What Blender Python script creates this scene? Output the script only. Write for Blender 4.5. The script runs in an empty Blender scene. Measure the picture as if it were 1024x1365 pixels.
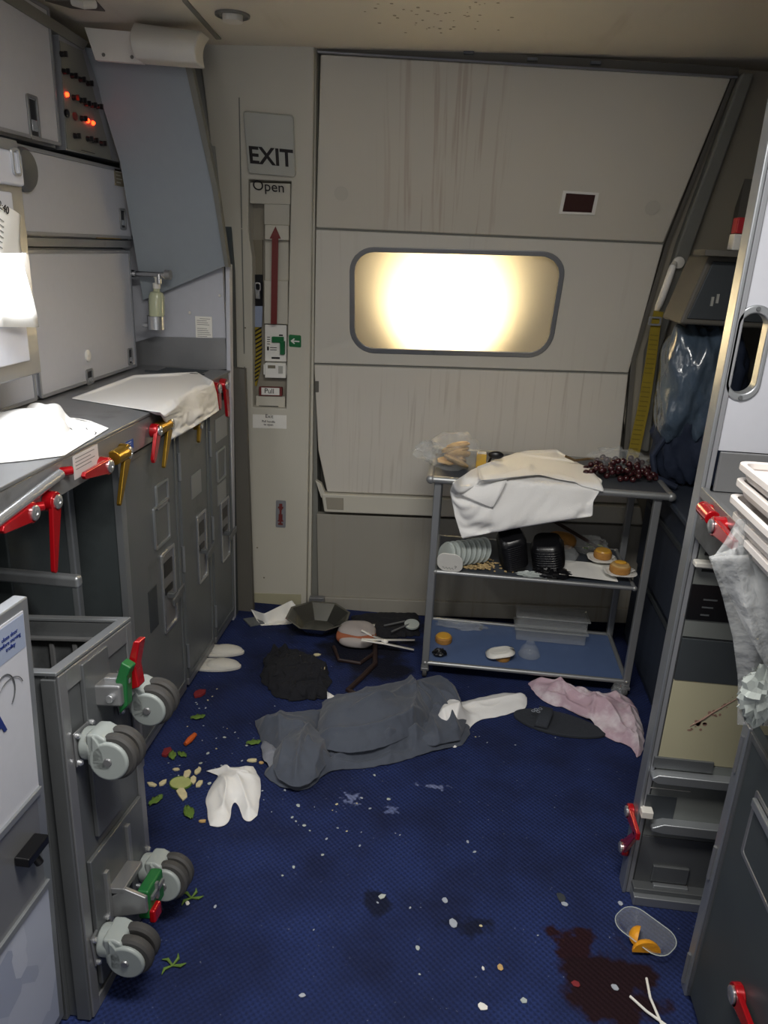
import bpy, bmesh, math, random
import numpy as np
from mathutils import Vector, Matrix, Euler
random.seed(7)
PI = math.pi
SC = bpy.context.scene
COL = SC.collection

# ------------------------------------------------------------------ camera
H = 1.65
F = 1000.0
RR = np.array([[0.99311667, 0.07821973, -0.0871835],
               [0.10805888, -0.32464647, 0.93964246],
               [0.04519477, -0.94259554, -0.33086416]])
def ray(px, py):
    return RR @ np.array([px - 512, py - 682.5, F])
def at(px, py, x=None, y=None, z=None):
    d = ray(px, py); o = np.array([0, 0, H])
    if x is not None: t = (x - 0) / d[0]
    elif y is not None: t = y / d[1]
    else: t = (z - H) / d[2]
    return Vector(o + d * t)
PROF = ([-1, 0, .55, 1.0, 1.2, 1.72, 2.3, 3], [3.27, 3.27, 3.33, 3.36, 3.36, 3.25, 2.95, 2.6])
def prof(z): return float(np.interp(z, *PROF))
def slope(z): return (prof(z + .03) - prof(z - .03)) / .06
def onw(px, py, off=0.0):           # point on the curved fuselage side wall
    y = 3.2
    for _ in range(12):
        p = at(px, py, y=y); y = prof(p.z) - off
    return at(px, py, y=y)
def profL(z): return 3.0 - max(0, z - 1.5) * .38
def onl(px, py):
    y = 3.0
    for _ in range(12):
        p = at(px, py, y=y); y = profL(p.z)
    return at(px, py, y=y)

cam = bpy.data.cameras.new('camera')
co = bpy.data.objects.new('camera', cam); COL.objects.link(co)
M = Matrix(((RR[0][0], -RR[0][1], -RR[0][2], 0), (RR[1][0], -RR[1][1], -RR[1][2], 0), (RR[2][0], -RR[2][1], -RR[2][2], H), (0, 0, 0, 1)))
co.matrix_world = M
cam.sensor_fit = 'VERTICAL'; cam.sensor_height = 24; cam.lens = F * 24 / 1365
cam.clip_start = .02; cam.clip_end = 60
SC.camera = co

# ------------------------------------------------------------------ materials
def lin(h):
    h = h.lstrip('#'); o = []
    for i in (0, 2, 4):
        c = int(h[i:i + 2], 16) / 255
        o.append(c / 12.92 if c <= .04045 else ((c + .055) / 1.055) ** 2.4)
    return (*o, 1)
MATS = {}
def mat(name, col, rough=.5, metal=0, var=.08, scale=6, bump=0, bscale=60, trans=0, emit=None, es=0, alpha=1, coat=0, sheen=0, stretch=None, dirt=None, dscale=3, dth=.55, spec=.5):
    m = bpy.data.materials.new(name); m.use_nodes = True; MATS[name] = m
    nt = m.node_tree; N = nt.nodes; L = nt.links
    b = N['Principled BSDF']
    c = lin(col)
    b.inputs['Roughness'].default_value = rough; b.inputs['Metallic'].default_value = metal
    b.inputs['Transmission Weight'].default_value = trans
    b.inputs['Alpha'].default_value = alpha
    b.inputs['Coat Weight'].default_value = coat
    b.inputs['Sheen Weight'].default_value = sheen
    b.inputs['Specular IOR Level'].default_value = spec
    tc = N.new('ShaderNodeTexCoord'); mp = N.new('ShaderNodeMapping')
    L.new(tc.outputs['Object'], mp.inputs['Vector'])
    if stretch: mp.inputs['Scale'].default_value = stretch
    nz = N.new('ShaderNodeTexNoise'); nz.inputs['Scale'].default_value = scale; nz.inputs['Detail'].default_value = 5
    L.new(mp.outputs['Vector'], nz.inputs['Vector'])
    mx = N.new('ShaderNodeMix'); mx.data_type = 'RGBA'
    mx.inputs[6].default_value = tuple(min(1, v * (1 - var * 1.5)) for v in c[:3]) + (1,)
    mx.inputs[7].default_value = tuple(min(1, v * (1 + var)) for v in c[:3]) + (1,)
    L.new(nz.outputs['Fac'], mx.inputs[0])
    out = mx.outputs[2]
    if dirt:
        n2 = N.new('ShaderNodeTexNoise'); n2.inputs['Scale'].default_value = dscale; n2.inputs['Detail'].default_value = 8; n2.inputs['Roughness'].default_value = .65
        L.new(tc.outputs['Object'], n2.inputs['Vector'])
        r = N.new('ShaderNodeValToRGB'); r.color_ramp.elements[0].position = dth; r.color_ramp.elements[1].position = min(1, dth + .2)
        L.new(n2.outputs['Fac'], r.inputs['Fac'])
        m2 = N.new('ShaderNodeMix'); m2.data_type = 'RGBA'; L.new(r.outputs['Color'], m2.inputs[0]); L.new(out, m2.inputs[6]); m2.inputs[7].default_value = lin(dirt)
        out = m2.outputs[2]
    L.new(out, b.inputs['Base Color'])
    if bump:
        n3 = N.new('ShaderNodeTexNoise'); n3.inputs['Scale'].default_value = bscale; n3.inputs['Detail'].default_value = 4
        L.new(mp.outputs['Vector'], n3.inputs['Vector'])
        bp = N.new('ShaderNodeBump'); bp.inputs['Strength'].default_value = bump; bp.inputs['Distance'].default_value = .01
        L.new(n3.outputs['Fac'], bp.inputs['Height']); L.new(bp.outputs['Normal'], b.inputs['Normal'])
    if emit:
        b.inputs['Emission Color'].default_value = lin(emit); b.inputs['Emission Strength'].default_value = es
    return m

mat('cream', '#bfbbae', .5, var=.03, scale=3)
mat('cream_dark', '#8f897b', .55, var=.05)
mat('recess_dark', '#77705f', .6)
mat('laminate', '#b4b6be', .42, var=.03, scale=40)
mat('laminate_edge', '#8d8f94', .4, metal=.3)
mat('lining', '#8f979e', .55, var=.03, scale=30)
mat('grey_trim', '#75756f', .55)
mat('lining_dark', '#5d5a53', .6)
mat('steel', '#8f9092', .36, metal=.6, var=.12, scale=8, dirt='#5d5c59', dscale=5, dth=.6)
mat('steel_dark', '#6b6e70', .42, metal=.5, var=.2, scale=5, dirt='#35373a', dscale=3, dth=.55)
mat('steel_bright', '#c4c6c9', .25, metal=.8, var=.06)
mat('chrome', '#dadada', .15, metal=1, var=.02)
mat('alu_door', '#74787a', .45, metal=.4, var=.1, scale=5, dirt='#54585b', dscale=4, dth=.55)
mat('alu_frame', '#a3a7ab', .38, metal=.7, var=.08)
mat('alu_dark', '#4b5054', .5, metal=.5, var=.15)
mat('partition_grey', '#4e5557', .5, metal=.4, var=.15, dirt='#3a4042', dscale=3, dth=.55)
mat('cart_interior', '#2b2f33', .45, metal=.6, var=.3, bump=.3, bscale=12)
mat('black', '#0c0c0d', .6)
mat('black_plastic', '#131316', .3, var=.2)
mat('dark_void', '#101112', .9)
mat('red_latch', '#b0101a', .22, metal=.35, coat=.6, var=.05)
mat('red', '#b3202a', .45)
mat('maroon', '#6e2a28', .5, var=.05)
mat('gold', '#a8842f', .3, metal=.85, var=.1)
mat('green', '#1e6b3d', .5)
mat('green_pedal', '#1c6131', .45)
mat('white_sign', '#e6e4dd', .5)
mat('sign_grey', '#aaaaa2', .35, var=.02)
mat('text', '#1c1718', .6, var=0)
mat('text_faint', '#7a7a78', .7)
mat('blue_label', '#2b4f9c', .5)
mat('white_cloth', '#e9e8e6', .9, var=.02, bump=.15, bscale=300)
mat('paper', '#ecebe6', .8, var=.03)
mat('jacket', '#4a505c', .85, var=.1, scale=12, bump=.12, bscale=260, sheen=.15, dirt='#3f444e', dscale=9, dth=.56)
mat('jacket_lining', '#7c7f88', .8, var=.12, scale=30)
mat('black_cloth', '#15161c', .95, bump=.4, bscale=60)
mat('pink_cloth', '#bfa4b0', .9, var=.08, scale=14, dirt='#e2dcdf', dscale=7, dth=.5, bump=.12, bscale=240)
mat('caster_grey', '#959c9a', .42, var=.06, dirt='#787d7c', dscale=14, dth=.6)
mat('rubber', '#403f3e', .65, var=.15, dirt='#39342f', dscale=20, dth=.55)
mat('floor_dark_blue', '#18243f', .7)
mat('navy_panel', '#2a3240', .6, var=.12, scale=9)
mat('navy_fabric', '#1c273d', .8, var=.25, scale=10, bump=.3, bscale=30)
mat('plastic_wrap', '#4d5c6c', .22, var=.3, scale=9, bump=.9, bscale=14, coat=.6)
mat('shelf_blue', '#54688f', .5, var=.06, scale=20, dirt='#64769b', dscale=12, dth=.6)
mat('shelf_top', '#3e444d', .45, var=.12)
mat('trolley_metal', '#999b9c', .38, metal=.55, var=.1)
mat('film', '#dfe3e4', .1, trans=.0, alpha=.16, var=.1, bump=1.0, bscale=30, coat=.5)
mat('clear_plastic', '#dfe4e6', .06, alpha=.14, var=.02, coat=1)
mat('milky_plastic', '#c4ccc8', .25, alpha=.75, var=.08)
mat('bread', '#c9a56b', .8, var=.3, scale=30, bump=.4, bscale=40)
mat('crisps', '#c2a878', .8, var=.5, scale=50, bump=.8, bscale=60)
mat('cake', '#b27f3d', .7, var=.2, scale=40, bump=.3, bscale=90)
mat('icing', '#d9a33c', .35, var=.15, scale=30)
mat('orange_peel', '#e39b1e', .45, var=.12, scale=40, bump=.2, bscale=120)
mat('orange_pack', '#c4521c', .5, var=.2)
mat('yellow_pack', '#caa23c', .5, var=.2)
mat('grape', '#3a1519', .25, var=.4, scale=14, coat=.4)
mat('stem', '#5a4526', .8)
mat('terracotta', '#9d5a3c', .8, var=.2, scale=14)
mat('pale_fabric', '#a39c99', .85, var=.1)
mat('foam_white', '#d8d6ce', .7)
mat('leaf', '#5d7a2e', .7, var=.3, scale=30)
mat('lime', '#a9b071', .6, var=.15, scale=40)
mat('crumb_pale', '#cfc39b', .8, var=.2, scale=60)
mat('crumb_white', '#a5abb5', .6)
mat('carrot', '#c4571d', .6, var=.2)
mat('salami', '#7d2026', .6, var=.3)
mat('slipper_grey', '#2d3138', .9, bump=.3, bscale=80)
mat('slipper_white', '#c9c7c0', .9, bump=.2, bscale=80)
mat('tan_leather', '#2b1a17', .6, var=.2)
mat('tray_plastic', '#d5cfcc', .45, var=.05, scale=5)
mat('bag_film', '#cdd0d2', .15, alpha=.34, var=.2, scale=12, bump=1.0, bscale=22, coat=.6)
mat('soap', '#bfc4a6', .15, alpha=.8, var=.1)
mat('led_red', '#ff2a10', .5, emit='#ff3010', es=7)
mat('yellow_strap', '#8d7a1c', .8, var=.15, scale=30)
mat('stain_cream', '#a9a489', .5, var=.06, scale=6)
mat('cap_white', '#d5d2ca', .5)
mat('pan_foil', '#8a8a84', .22, metal=.9, var=.2)
mat('glass', '#ffffff', .03, trans=1, var=0)
mat('geo_blue', '#8d97ad', .45, var=.03)
mat('navy_text', '#1a2c6b', .5)

# geometric print on the side of the foreground trolley door: slanting shards of two greys
def geo_mat():
    m = mat('geometric_print', '#a5abb8', .4, var=.02); nt = m.node_tree; N = nt.nodes; L = nt.links; b = N['Principled BSDF']
    tc = N.new('ShaderNodeTexCoord'); mp = N.new('ShaderNodeMapping'); mp.inputs['Scale'].default_value = (1, 9, 6.5); mp.inputs['Rotation'].default_value = (.6, 0, 0)
    L.new(tc.outputs['Object'], mp.inputs['Vector'])
    v = N.new('ShaderNodeTexVoronoi'); v.distance = 'MANHATTAN'; v.inputs['Scale'].default_value = 1.0
    L.new(mp.outputs['Vector'], v.inputs['Vector'])
    s = N.new('ShaderNodeSeparateColor'); L.new(v.outputs['Color'], s.inputs[0])
    mx = N.new('ShaderNodeMix'); mx.data_type = 'RGBA'; mx.inputs[6].default_value = lin('#b3b8c6'); mx.inputs[7].default_value = lin('#858da3')
    L.new(s.outputs[0], mx.inputs[0]); L.new(mx.outputs[2], b.inputs['Base Color'])
geo_mat()

# carpet: navy with a fine square weave, pale specks and a wine-coloured spill
def carpet():
    m = bpy.data.materials.new('carpet'); m.use_nodes = True; MATS['carpet'] = m
    nt = m.node_tree; N = nt.nodes; L = nt.links; b = N['Principled BSDF']; b.inputs['Roughness'].default_value = .92; b.inputs['Specular IOR Level'].default_value = .25
    tc = N.new('ShaderNodeTexCoord')
    def noise(s, d=4, vec=None):
        n = N.new('ShaderNodeTexNoise'); n.inputs['Scale'].default_value = s; n.inputs['Detail'].default_value = d
        L.new(vec or tc.outputs['Object'], n.inputs['Vector']); return n
    def ramp(src, a, b_, c0=(0, 0, 0, 1), c1=(1, 1, 1, 1)):
        r = N.new('ShaderNodeValToRGB'); r.color_ramp.elements[0].position = a; r.color_ramp.elements[1].position = b_
        r.color_ramp.elements[0].color = c0; r.color_ramp.elements[1].color = c1; L.new(src, r.inputs['Fac']); return r
    def mix(f, a, c):
        x = N.new('ShaderNodeMix'); x.data_type = 'RGBA'
        L.new(f, x.inputs[0])
        L.new(a, x.inputs[6]) if not isinstance(a, tuple) else setattr(x.inputs[6], 'default_value', a)
        L.new(c, x.inputs[7]) if not isinstance(c, tuple) else setattr(x.inputs[7], 'default_value', c)
        return x.outputs[2]
    def math_(op, a, c):
        x = N.new('ShaderNodeMath'); x.operation = op
        for i, v in enumerate((a, c)):
            if isinstance(v, (int, float)): x.inputs[i].default_value = v
            else: L.new(v, x.inputs[i])
        return x.outputs[0]
    sx = N.new('ShaderNodeSeparateXYZ'); L.new(tc.outputs['Object'], sx.inputs[0])
    gx = math_('SINE', math_('MULTIPLY', sx.outputs[0], 2 * PI / .017), 0); gy = math_('SINE', math_('MULTIPLY', sx.outputs[1], 2 * PI / .017), 0)
    g = math_('MULTIPLY', gx, gy)
    gm = ramp(g, 0.1, .5)
    base = mix(gm.outputs[0], lin('#22305f'), lin('#1a264e'))
    n1 = noise(5, 6); base = mix(ramp(n1.outputs['Fac'], .35, .7).outputs[0], base, lin('#171f3f'))
    n2 = noise(90, 3); n3 = noise(6, 3)
    sp = math_('MULTIPLY', ramp(n2.outputs['Fac'], .69, .73).outputs[0], ramp(n3.outputs['Fac'], .45, .6).outputs[0])
    base = mix(math_('MULTIPLY', sp, .6), base, lin('#8f96a8'))
    def blob(cx, cy, r, thr, col, base, sc=14, ry=None):
        dx = math_('DIVIDE', math_('SUBTRACT', sx.outputs[0], cx), r); dy = math_('DIVIDE', math_('SUBTRACT', sx.outputs[1], cy), ry or r)
        d = math_('SQRT', math_('ADD', math_('MULTIPLY', dx, dx), math_('MULTIPLY', dy, dy)), 0)
        nn = noise(sc, 6)
        v = math_('ADD', math_('SUBTRACT', 1, d), math_('MULTIPLY', math_('SUBTRACT', nn.outputs['Fac'], .5), 2.2))
        return mix(math_('MULTIPLY', ramp(v, thr, thr + .25).outputs[0], 1), base, col)
    base = blob(.47, 1.40, .2, .28, lin('#1d0a11'), base, 11, .17)
    base = blob(.40, 1.50, .12, .45, lin('#220b13'), base, 18, .08)
    base = blob(.13, 1.50, .14, .55, lin('#121830'), base, 12, .1)
    base = blob(-.13, 1.54, .1, .5, lin('#121830'), base, 12, .08)
    base = blob(.02, 2.03, .1, .62, lin('#6a7396'), base, 40, .03)
    base = blob(-.24, 1.93, .06, .55, lin('#6a7396'), base, 60, .06)
    base = blob(-.11, 1.90, .05, .6, lin('#5c668c'), base, 60, .05)
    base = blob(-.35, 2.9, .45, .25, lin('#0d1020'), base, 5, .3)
    L.new(base, b.inputs['Base Color'])
    bp = N.new('ShaderNodeBump'); bp.inputs['Strength'].default_value = .5; bp.inputs['Distance'].default_value = .004
    hh = math_('ADD', g, math_('MULTIPLY', noise(220, 2).outputs['Fac'], 1.5)); L.new(hh, bp.inputs['Height']); L.new(bp.outputs['Normal'], b.inputs['Normal'])
carpet()

# grimy painted door lining: cream with brown drip streaks
def grime(name, col, streak, amt, xs=26, mask_th=(.45, .7), centre=None):
    m = mat(name, col, .5, var=.03, scale=2.5); nt = m.node_tree; N = nt.nodes; L = nt.links; b = N['Principled BSDF']
    src = b.inputs['Base Color'].links[0].from_socket
    tc = N.new('ShaderNodeTexCoord'); mp = N.new('ShaderNodeMapping'); mp.inputs['Scale'].default_value = (xs, 1.0, 1.1); L.new(tc.outputs['Object'], mp.inputs['Vector'])
    n = N.new('ShaderNodeTexNoise'); n.inputs['Scale'].default_value = 1.6; n.inputs['Detail'].default_value = 3; n.inputs['Distortion'].default_value = .5; L.new(mp.outputs[0], n.inputs['Vector'])
    r = N.new('ShaderNodeValToRGB'); r.color_ramp.elements[0].position = .56; r.color_ramp.elements[1].position = .68; L.new(n.outputs['Fac'], r.inputs['Fac'])
    k = N.new('ShaderNodeTexNoise'); k.inputs['Scale'].default_value = 2.2; k.inputs['Detail'].default_value = 3; L.new(tc.outputs['Object'], k.inputs['Vector'])
    r2 = N.new('ShaderNodeValToRGB'); r2.color_ramp.elements[0].position = mask_th[0]; r2.color_ramp.elements[1].position = mask_th[1]; L.new(k.outputs['Fac'], r2.inputs['Fac'])
    mu = N.new('ShaderNodeMath'); mu.operation = 'MULTIPLY'; L.new(r.outputs[0], mu.inputs[0]); L.new(r2.outputs[0], mu.inputs[1])
    last = mu.outputs[0]
    if centre:
        sx = N.new('ShaderNodeSeparateXYZ'); L.new(tc.outputs['Object'], sx.inputs[0])
        a = N.new('ShaderNodeMath'); a.operation = 'SUBTRACT'; L.new(sx.outputs[0], a.inputs[0]); a.inputs[1].default_value = centre[0]
        c2 = N.new('ShaderNodeMath'); c2.operation = 'ABSOLUTE'; L.new(a.outputs[0], c2.inputs[0])
        rr = N.new('ShaderNodeMapRange'); L.new(c2.outputs[0], rr.inputs[0]); rr.inputs[1].default_value = centre[1] * .5; rr.inputs[2].default_value = centre[1]; rr.inputs[3].default_value = 1; rr.inputs[4].default_value = 0
        mm = N.new('ShaderNodeMath'); mm.operation = 'MULTIPLY'; L.new(r.outputs[0], mm.inputs[0]); L.new(rr.outputs[0], mm.inputs[1]); last = mm.outputs[0]
    sc = N.new('ShaderNodeMath'); sc.operation = 'MULTIPLY'; L.new(last, sc.inputs[0]); sc.inputs[1].default_value = amt
    mx = N.new('ShaderNodeMix'); mx.data_type = 'RGBA'; L.new(sc.outputs[0], mx.inputs[0]); L.new(src, mx.inputs[6]); mx.inputs[7].default_value = lin(streak)
    L.new(mx.outputs[2], b.inputs['Base Color'])
grime('door_upper', '#c8c3b6', '#9b8473', .4, 30, centre=(-.22, .3))
grime('door_mid', '#c6c2b8', '#a09486', .2, 24)
grime('door_low', '#c6c1b7', '#938778', .4, 34, (.38, .6))
grime('door_foot', '#928e84', '#7f7364', .45, 22, (.4, .6))
grime('ceiling_paint', '#cdc8bc', '#8a7a66', .3, 6)

# ------------------------------------------------------------------ mesh builder
class MB:
    def __init__(s, M=None): s.bm = bmesh.new(); s.M = M or Matrix.Identity(4)
    def _add(s, vs, fs):
        v = [s.bm.verts.new(s.M @ Vector(p)) for p in vs]
        for f in fs:
            try: s.bm.faces.new([v[i] for i in f])
            except ValueError: pass
        return s
    def box(s, x0, x1, y0, y1, z0, z1):
        vs = [(x0, y0, z0), (x1, y0, z0), (x1, y1, z0), (x0, y1, z0), (x0, y0, z1), (x1, y0, z1), (x1, y1, z1), (x0, y1, z1)]
        return s._add(vs, [(0, 3, 2, 1), (4, 5, 6, 7), (0, 1, 5, 4), (1, 2, 6, 5), (2, 3, 7, 6), (3, 0, 4, 7)])
    def prism(s, pts, d):
        n = len(pts); d = Vector(d); a = [Vector(p) for p in pts]; vs = a + [p + d for p in a]
        return s._add(vs, [tuple(range(n))[::-1], tuple(range(n, 2 * n))] + [(i, (i + 1) % n, n + (i + 1) % n, n + i) for i in range(n)])
    def ring(s, outer, inner, d):
        n = len(outer); d = Vector(d); o = [Vector(p) for p in outer]; i_ = [Vector(p) for p in inner]
        vs = o + i_ + [p + d for p in o] + [p + d for p in i_]; fs = []
        for k in range(n):
            j = (k + 1) % n
            fs += [(k, j, n + j, n + k), (2 * n + k, 3 * n + k, 3 * n + j, 2 * n + j), (k, 2 * n + k, 2 * n + j, j), (n + k, n + j, 3 * n + j, 3 * n + k)]
        return s._add(vs, fs)
    def cyl(s, p0, p1, r0, r1=None, n=20):
        r1 = r0 if r1 is None else r1; p0 = Vector(p0); p1 = Vector(p1); ax = (p1 - p0).normalized()
        u = ax.orthogonal().normalized(); w = ax.cross(u); vs = []
        for p, r in ((p0, r0), (p1, r1)):
            for k in range(n):
                a = 2 * PI * k / n; vs.append(p + (u * math.cos(a) + w * math.sin(a)) * r)
        return s._add(vs, [tuple(range(n))[::-1], tuple(range(n, 2 * n))] + [(k, (k + 1) % n, n + (k + 1) % n, n + k) for k in range(n)])
    def tube(s, path, r, n=10):
        P = [Vector(p) for p in path]; rings = []; u = None
        for i, p in enumerate(P):
            t = (P[min(i + 1, len(P) - 1)] - P[max(i - 1, 0)]).normalized()
            u = (u - t * u.dot(t)).normalized() if u else t.orthogonal().normalized()
            w = t.cross(u); rr = r[i] if isinstance(r, (list, tuple)) else r
            rings.append([p + (u * math.cos(2 * PI * k / n) + w * math.sin(2 * PI * k / n)) * rr for k in range(n)])
        vs = [q for g in rings for q in g]; m = len(P)
        fs = [(i * n + k, i * n + (k + 1) % n, (i + 1) * n + (k + 1) % n, (i + 1) * n + k) for i in range(m - 1) for k in range(n)]
        fs += [tuple(range(n))[::-1], tuple(range((m - 1) * n, m * n))]
        return s._add(vs, fs)
    def lathe(s, prof_, c, ax=(0, 0, 1), n=28, sy=1.0):
        c = Vector(c); ax = Vector(ax).normalized(); u = Vector((1, 0, 0)) if abs(ax.x) < .9 else Vector((0, 1, 0)); u = (u - ax * u.dot(ax)).normalized(); w = ax.cross(u)
        vs = []
        for r, h in prof_:
            for k in range(n):
                a = 2 * PI * k / n; vs.append(c + ax * h + (u * math.cos(a) + w * math.sin(a) * sy) * max(r, 1e-5))
        m = len(prof_)
        fs = [(i * n + k, i * n + (k + 1) % n, (i + 1) * n + (k + 1) % n, (i + 1) * n + k) for i in range(m - 1) for k in range(n)]
        fs += [tuple(range(n))[::-1], tuple(range((m - 1) * n, m * n))]
        return s._add(vs, fs)
    def ball(s, c, r, n=12, m=8, jit=0):
        r = (r, r, r) if not isinstance(r, tuple) else r; vs = []
        for i in range(1, m):
            t = PI * i / m
            for k in range(n):
                a = 2 * PI * k / n; q = 1 + random.uniform(-jit, jit)
                vs.append((c[0] + r[0] * math.sin(t) * math.cos(a) * q, c[1] + r[1] * math.sin(t) * math.sin(a) * q, c[2] + r[2] * math.cos(t) * q))
        vs += [(c[0], c[1], c[2] + r[2]), (c[0], c[1], c[2] - r[2])]; T = len(vs) - 2
        fs = [(i * n + k, (i + 1) * n + k, (i + 1) * n + (k + 1) % n, i * n + (k + 1) % n) for i in range(m - 2) for k in range(n)]
        fs += [(T, k, (k + 1) % n) for k in range(n)] + [(T + 1, (m - 2) * n + (k + 1) % n, (m - 2) * n + k) for k in range(n)]
        return s._add(vs, fs)
    def surf(s, G, th=0):
        """grid of points -> open sheet"""
        a, b_ = len(G), len(G[0]); vs = [p for r in G for p in r]
        return s._add(vs, [(i * b_ + j, i * b_ + j + 1, (i + 1) * b_ + j + 1, (i + 1) * b_ + j) for i in range(a - 1) for j in range(b_ - 1)])
    def build(s, name, m, parent=None, bevel=0, seg=2, sharp=.6, solid=0, tag_=None, origin=None, flat=False):
        bm = s.bm
        bmesh.ops.recalc_face_normals(bm, faces=bm.faces)
        if parent is not None: T = parent_world(parent).inverted()
        else:
            xs = [v.co for v in bm.verts]
            o = Vector(((min(p.x for p in xs) + max(p.x for p in xs)) / 2, (min(p.y for p in xs) + max(p.y for p in xs)) / 2, min(p.z for p in xs)))
            if origin is not None: o = Vector(origin)
            T = Matrix.Translation(-o)
        bmesh.ops.transform(bm, matrix=T, verts=bm.verts)
        if not flat:
            for f in bm.faces: f.smooth = True
            for e in bm.edges:
                if len(e.link_faces) == 2 and e.calc_face_angle(0) > sharp: e.smooth = False
        me = bpy.data.meshes.new(name); bm.to_mesh(me); bm.free()
        me.materials.append(MATS[m])
        ob = bpy.data.objects.new(name, me); COL.objects.link(ob)
        if parent is not None: ob.parent = parent
        else: ob.location = o
        if solid:
            q = ob.modifiers.new('thickness', 'SOLIDIFY'); q.thickness = solid; q.offset = 0
        if bevel:
            q = ob.modifiers.new('bevel', 'BEVEL'); q.width = bevel; q.segments = seg; q.limit_method = 'ANGLE'; q.angle_limit = .7; q.harden_normals = True
        if tag_: tag(ob, *tag_)
        return ob
def parent_world(o):
    Mx = Matrix.LocRotScale(o.location, o.rotation_euler, o.scale)
    return parent_world(o.parent) @ Mx if o.parent else Mx
def tag(o, label, cat, group=None):
    o['label'] = label; o['category'] = cat
    if group: o['group'] = group
    return o
def thing(name, label, cat, loc, rot=(0, 0, 0), group=None):
    o = bpy.data.objects.new(name, None); COL.objects.link(o); o.empty_display_size = .05
    o.location = loc; o.rotation_euler = rot
    return tag(o, label, cat, group)
def struct(o): o['kind'] = 'structure'; return o
def sempty(name, loc):
    o = bpy.data.objects.new(name, None); COL.objects.link(o); o.location = loc; o.empty_display_size = .05; return struct(o)
def kids(o): return [c for c in bpy.data.objects if c.parent == o]
def dup(o, loc=None, rot=None, label=None, parent=None):
    c = o.copy(); COL.objects.link(c)
    if loc is not None: c.location = loc
    if rot is not None: c.rotation_euler = rot
    if label: c['label'] = label
    c.parent = parent
    for k in kids(o): dup(k, parent=c)
    return c
def W(o): return parent_world(o)
def text(name, body, size, Mx, m, parent, ext=.0006, bold=False, align='CENTER', sx=1.0, label=None):
    cu = bpy.data.curves.new(name, 'FONT'); cu.body = body; cu.size = size; cu.align_x = align; cu.align_y = 'CENTER'; cu.extrude = ext
    if bold: cu.offset = size * .022
    t = bpy.data.objects.new(name + '_tmp', cu); COL.objects.link(t)
    dg = bpy.context.evaluated_depsgraph_get(); me = bpy.data.meshes.new_from_object(t.evaluated_get(dg))
    bpy.data.objects.remove(t); bpy.data.curves.remove(cu)
    me.transform(Matrix.Diagonal((sx, 1, 1, 1)))
    Tp = parent_world(parent).inverted() @ Mx
    me.transform(Tp); me.materials.clear(); me.materials.append(MATS[m])
    o = bpy.data.objects.new(name, me); COL.objects.link(o); o.parent = parent
    if label: o['label'] = label
    return o
def frame(loc, u, v):
    """matrix whose local x=u, y=v, z=u x v (towards the viewer)"""
    u = Vector(u).normalized(); v = Vector(v); v = (v - u * v.dot(u)).normalized(); w = u.cross(v)
    return Matrix(((u.x, v.x, w.x, loc[0]), (u.y, v.y, w.y, loc[1]), (u.z, v.z, w.z, loc[2]), (0, 0, 0, 1)))
def wallM(px, py, off=0):
    p = onw(px, py, off); v = (onw(px, py - 18, off) - onw(px, py + 18, off)).normalized(); n = Vector((0, -1, slope(p.z))).normalized()
    v = (v + Vector((0, slope(p.z), 1)).normalized() * 1.3).normalized(); u = v.cross(n).normalized(); return frame(p, u, v)
def rr(w, h, r, n=6, cx=0, cy=0, z=0):
    pts = []
    for qx, qy, a0 in ((w / 2 - r, h / 2 - r, 0), (-w / 2 + r, h / 2 - r, PI / 2), (-w / 2 + r, -h / 2 + r, PI), (w / 2 - r, -h / 2 + r, 1.5 * PI)):
        for k in range(n + 1):
            a = a0 + PI / 2 * k / n; pts.append((cx + qx + r * math.cos(a), cy + qy + r * math.sin(a), z))
    return pts

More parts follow.
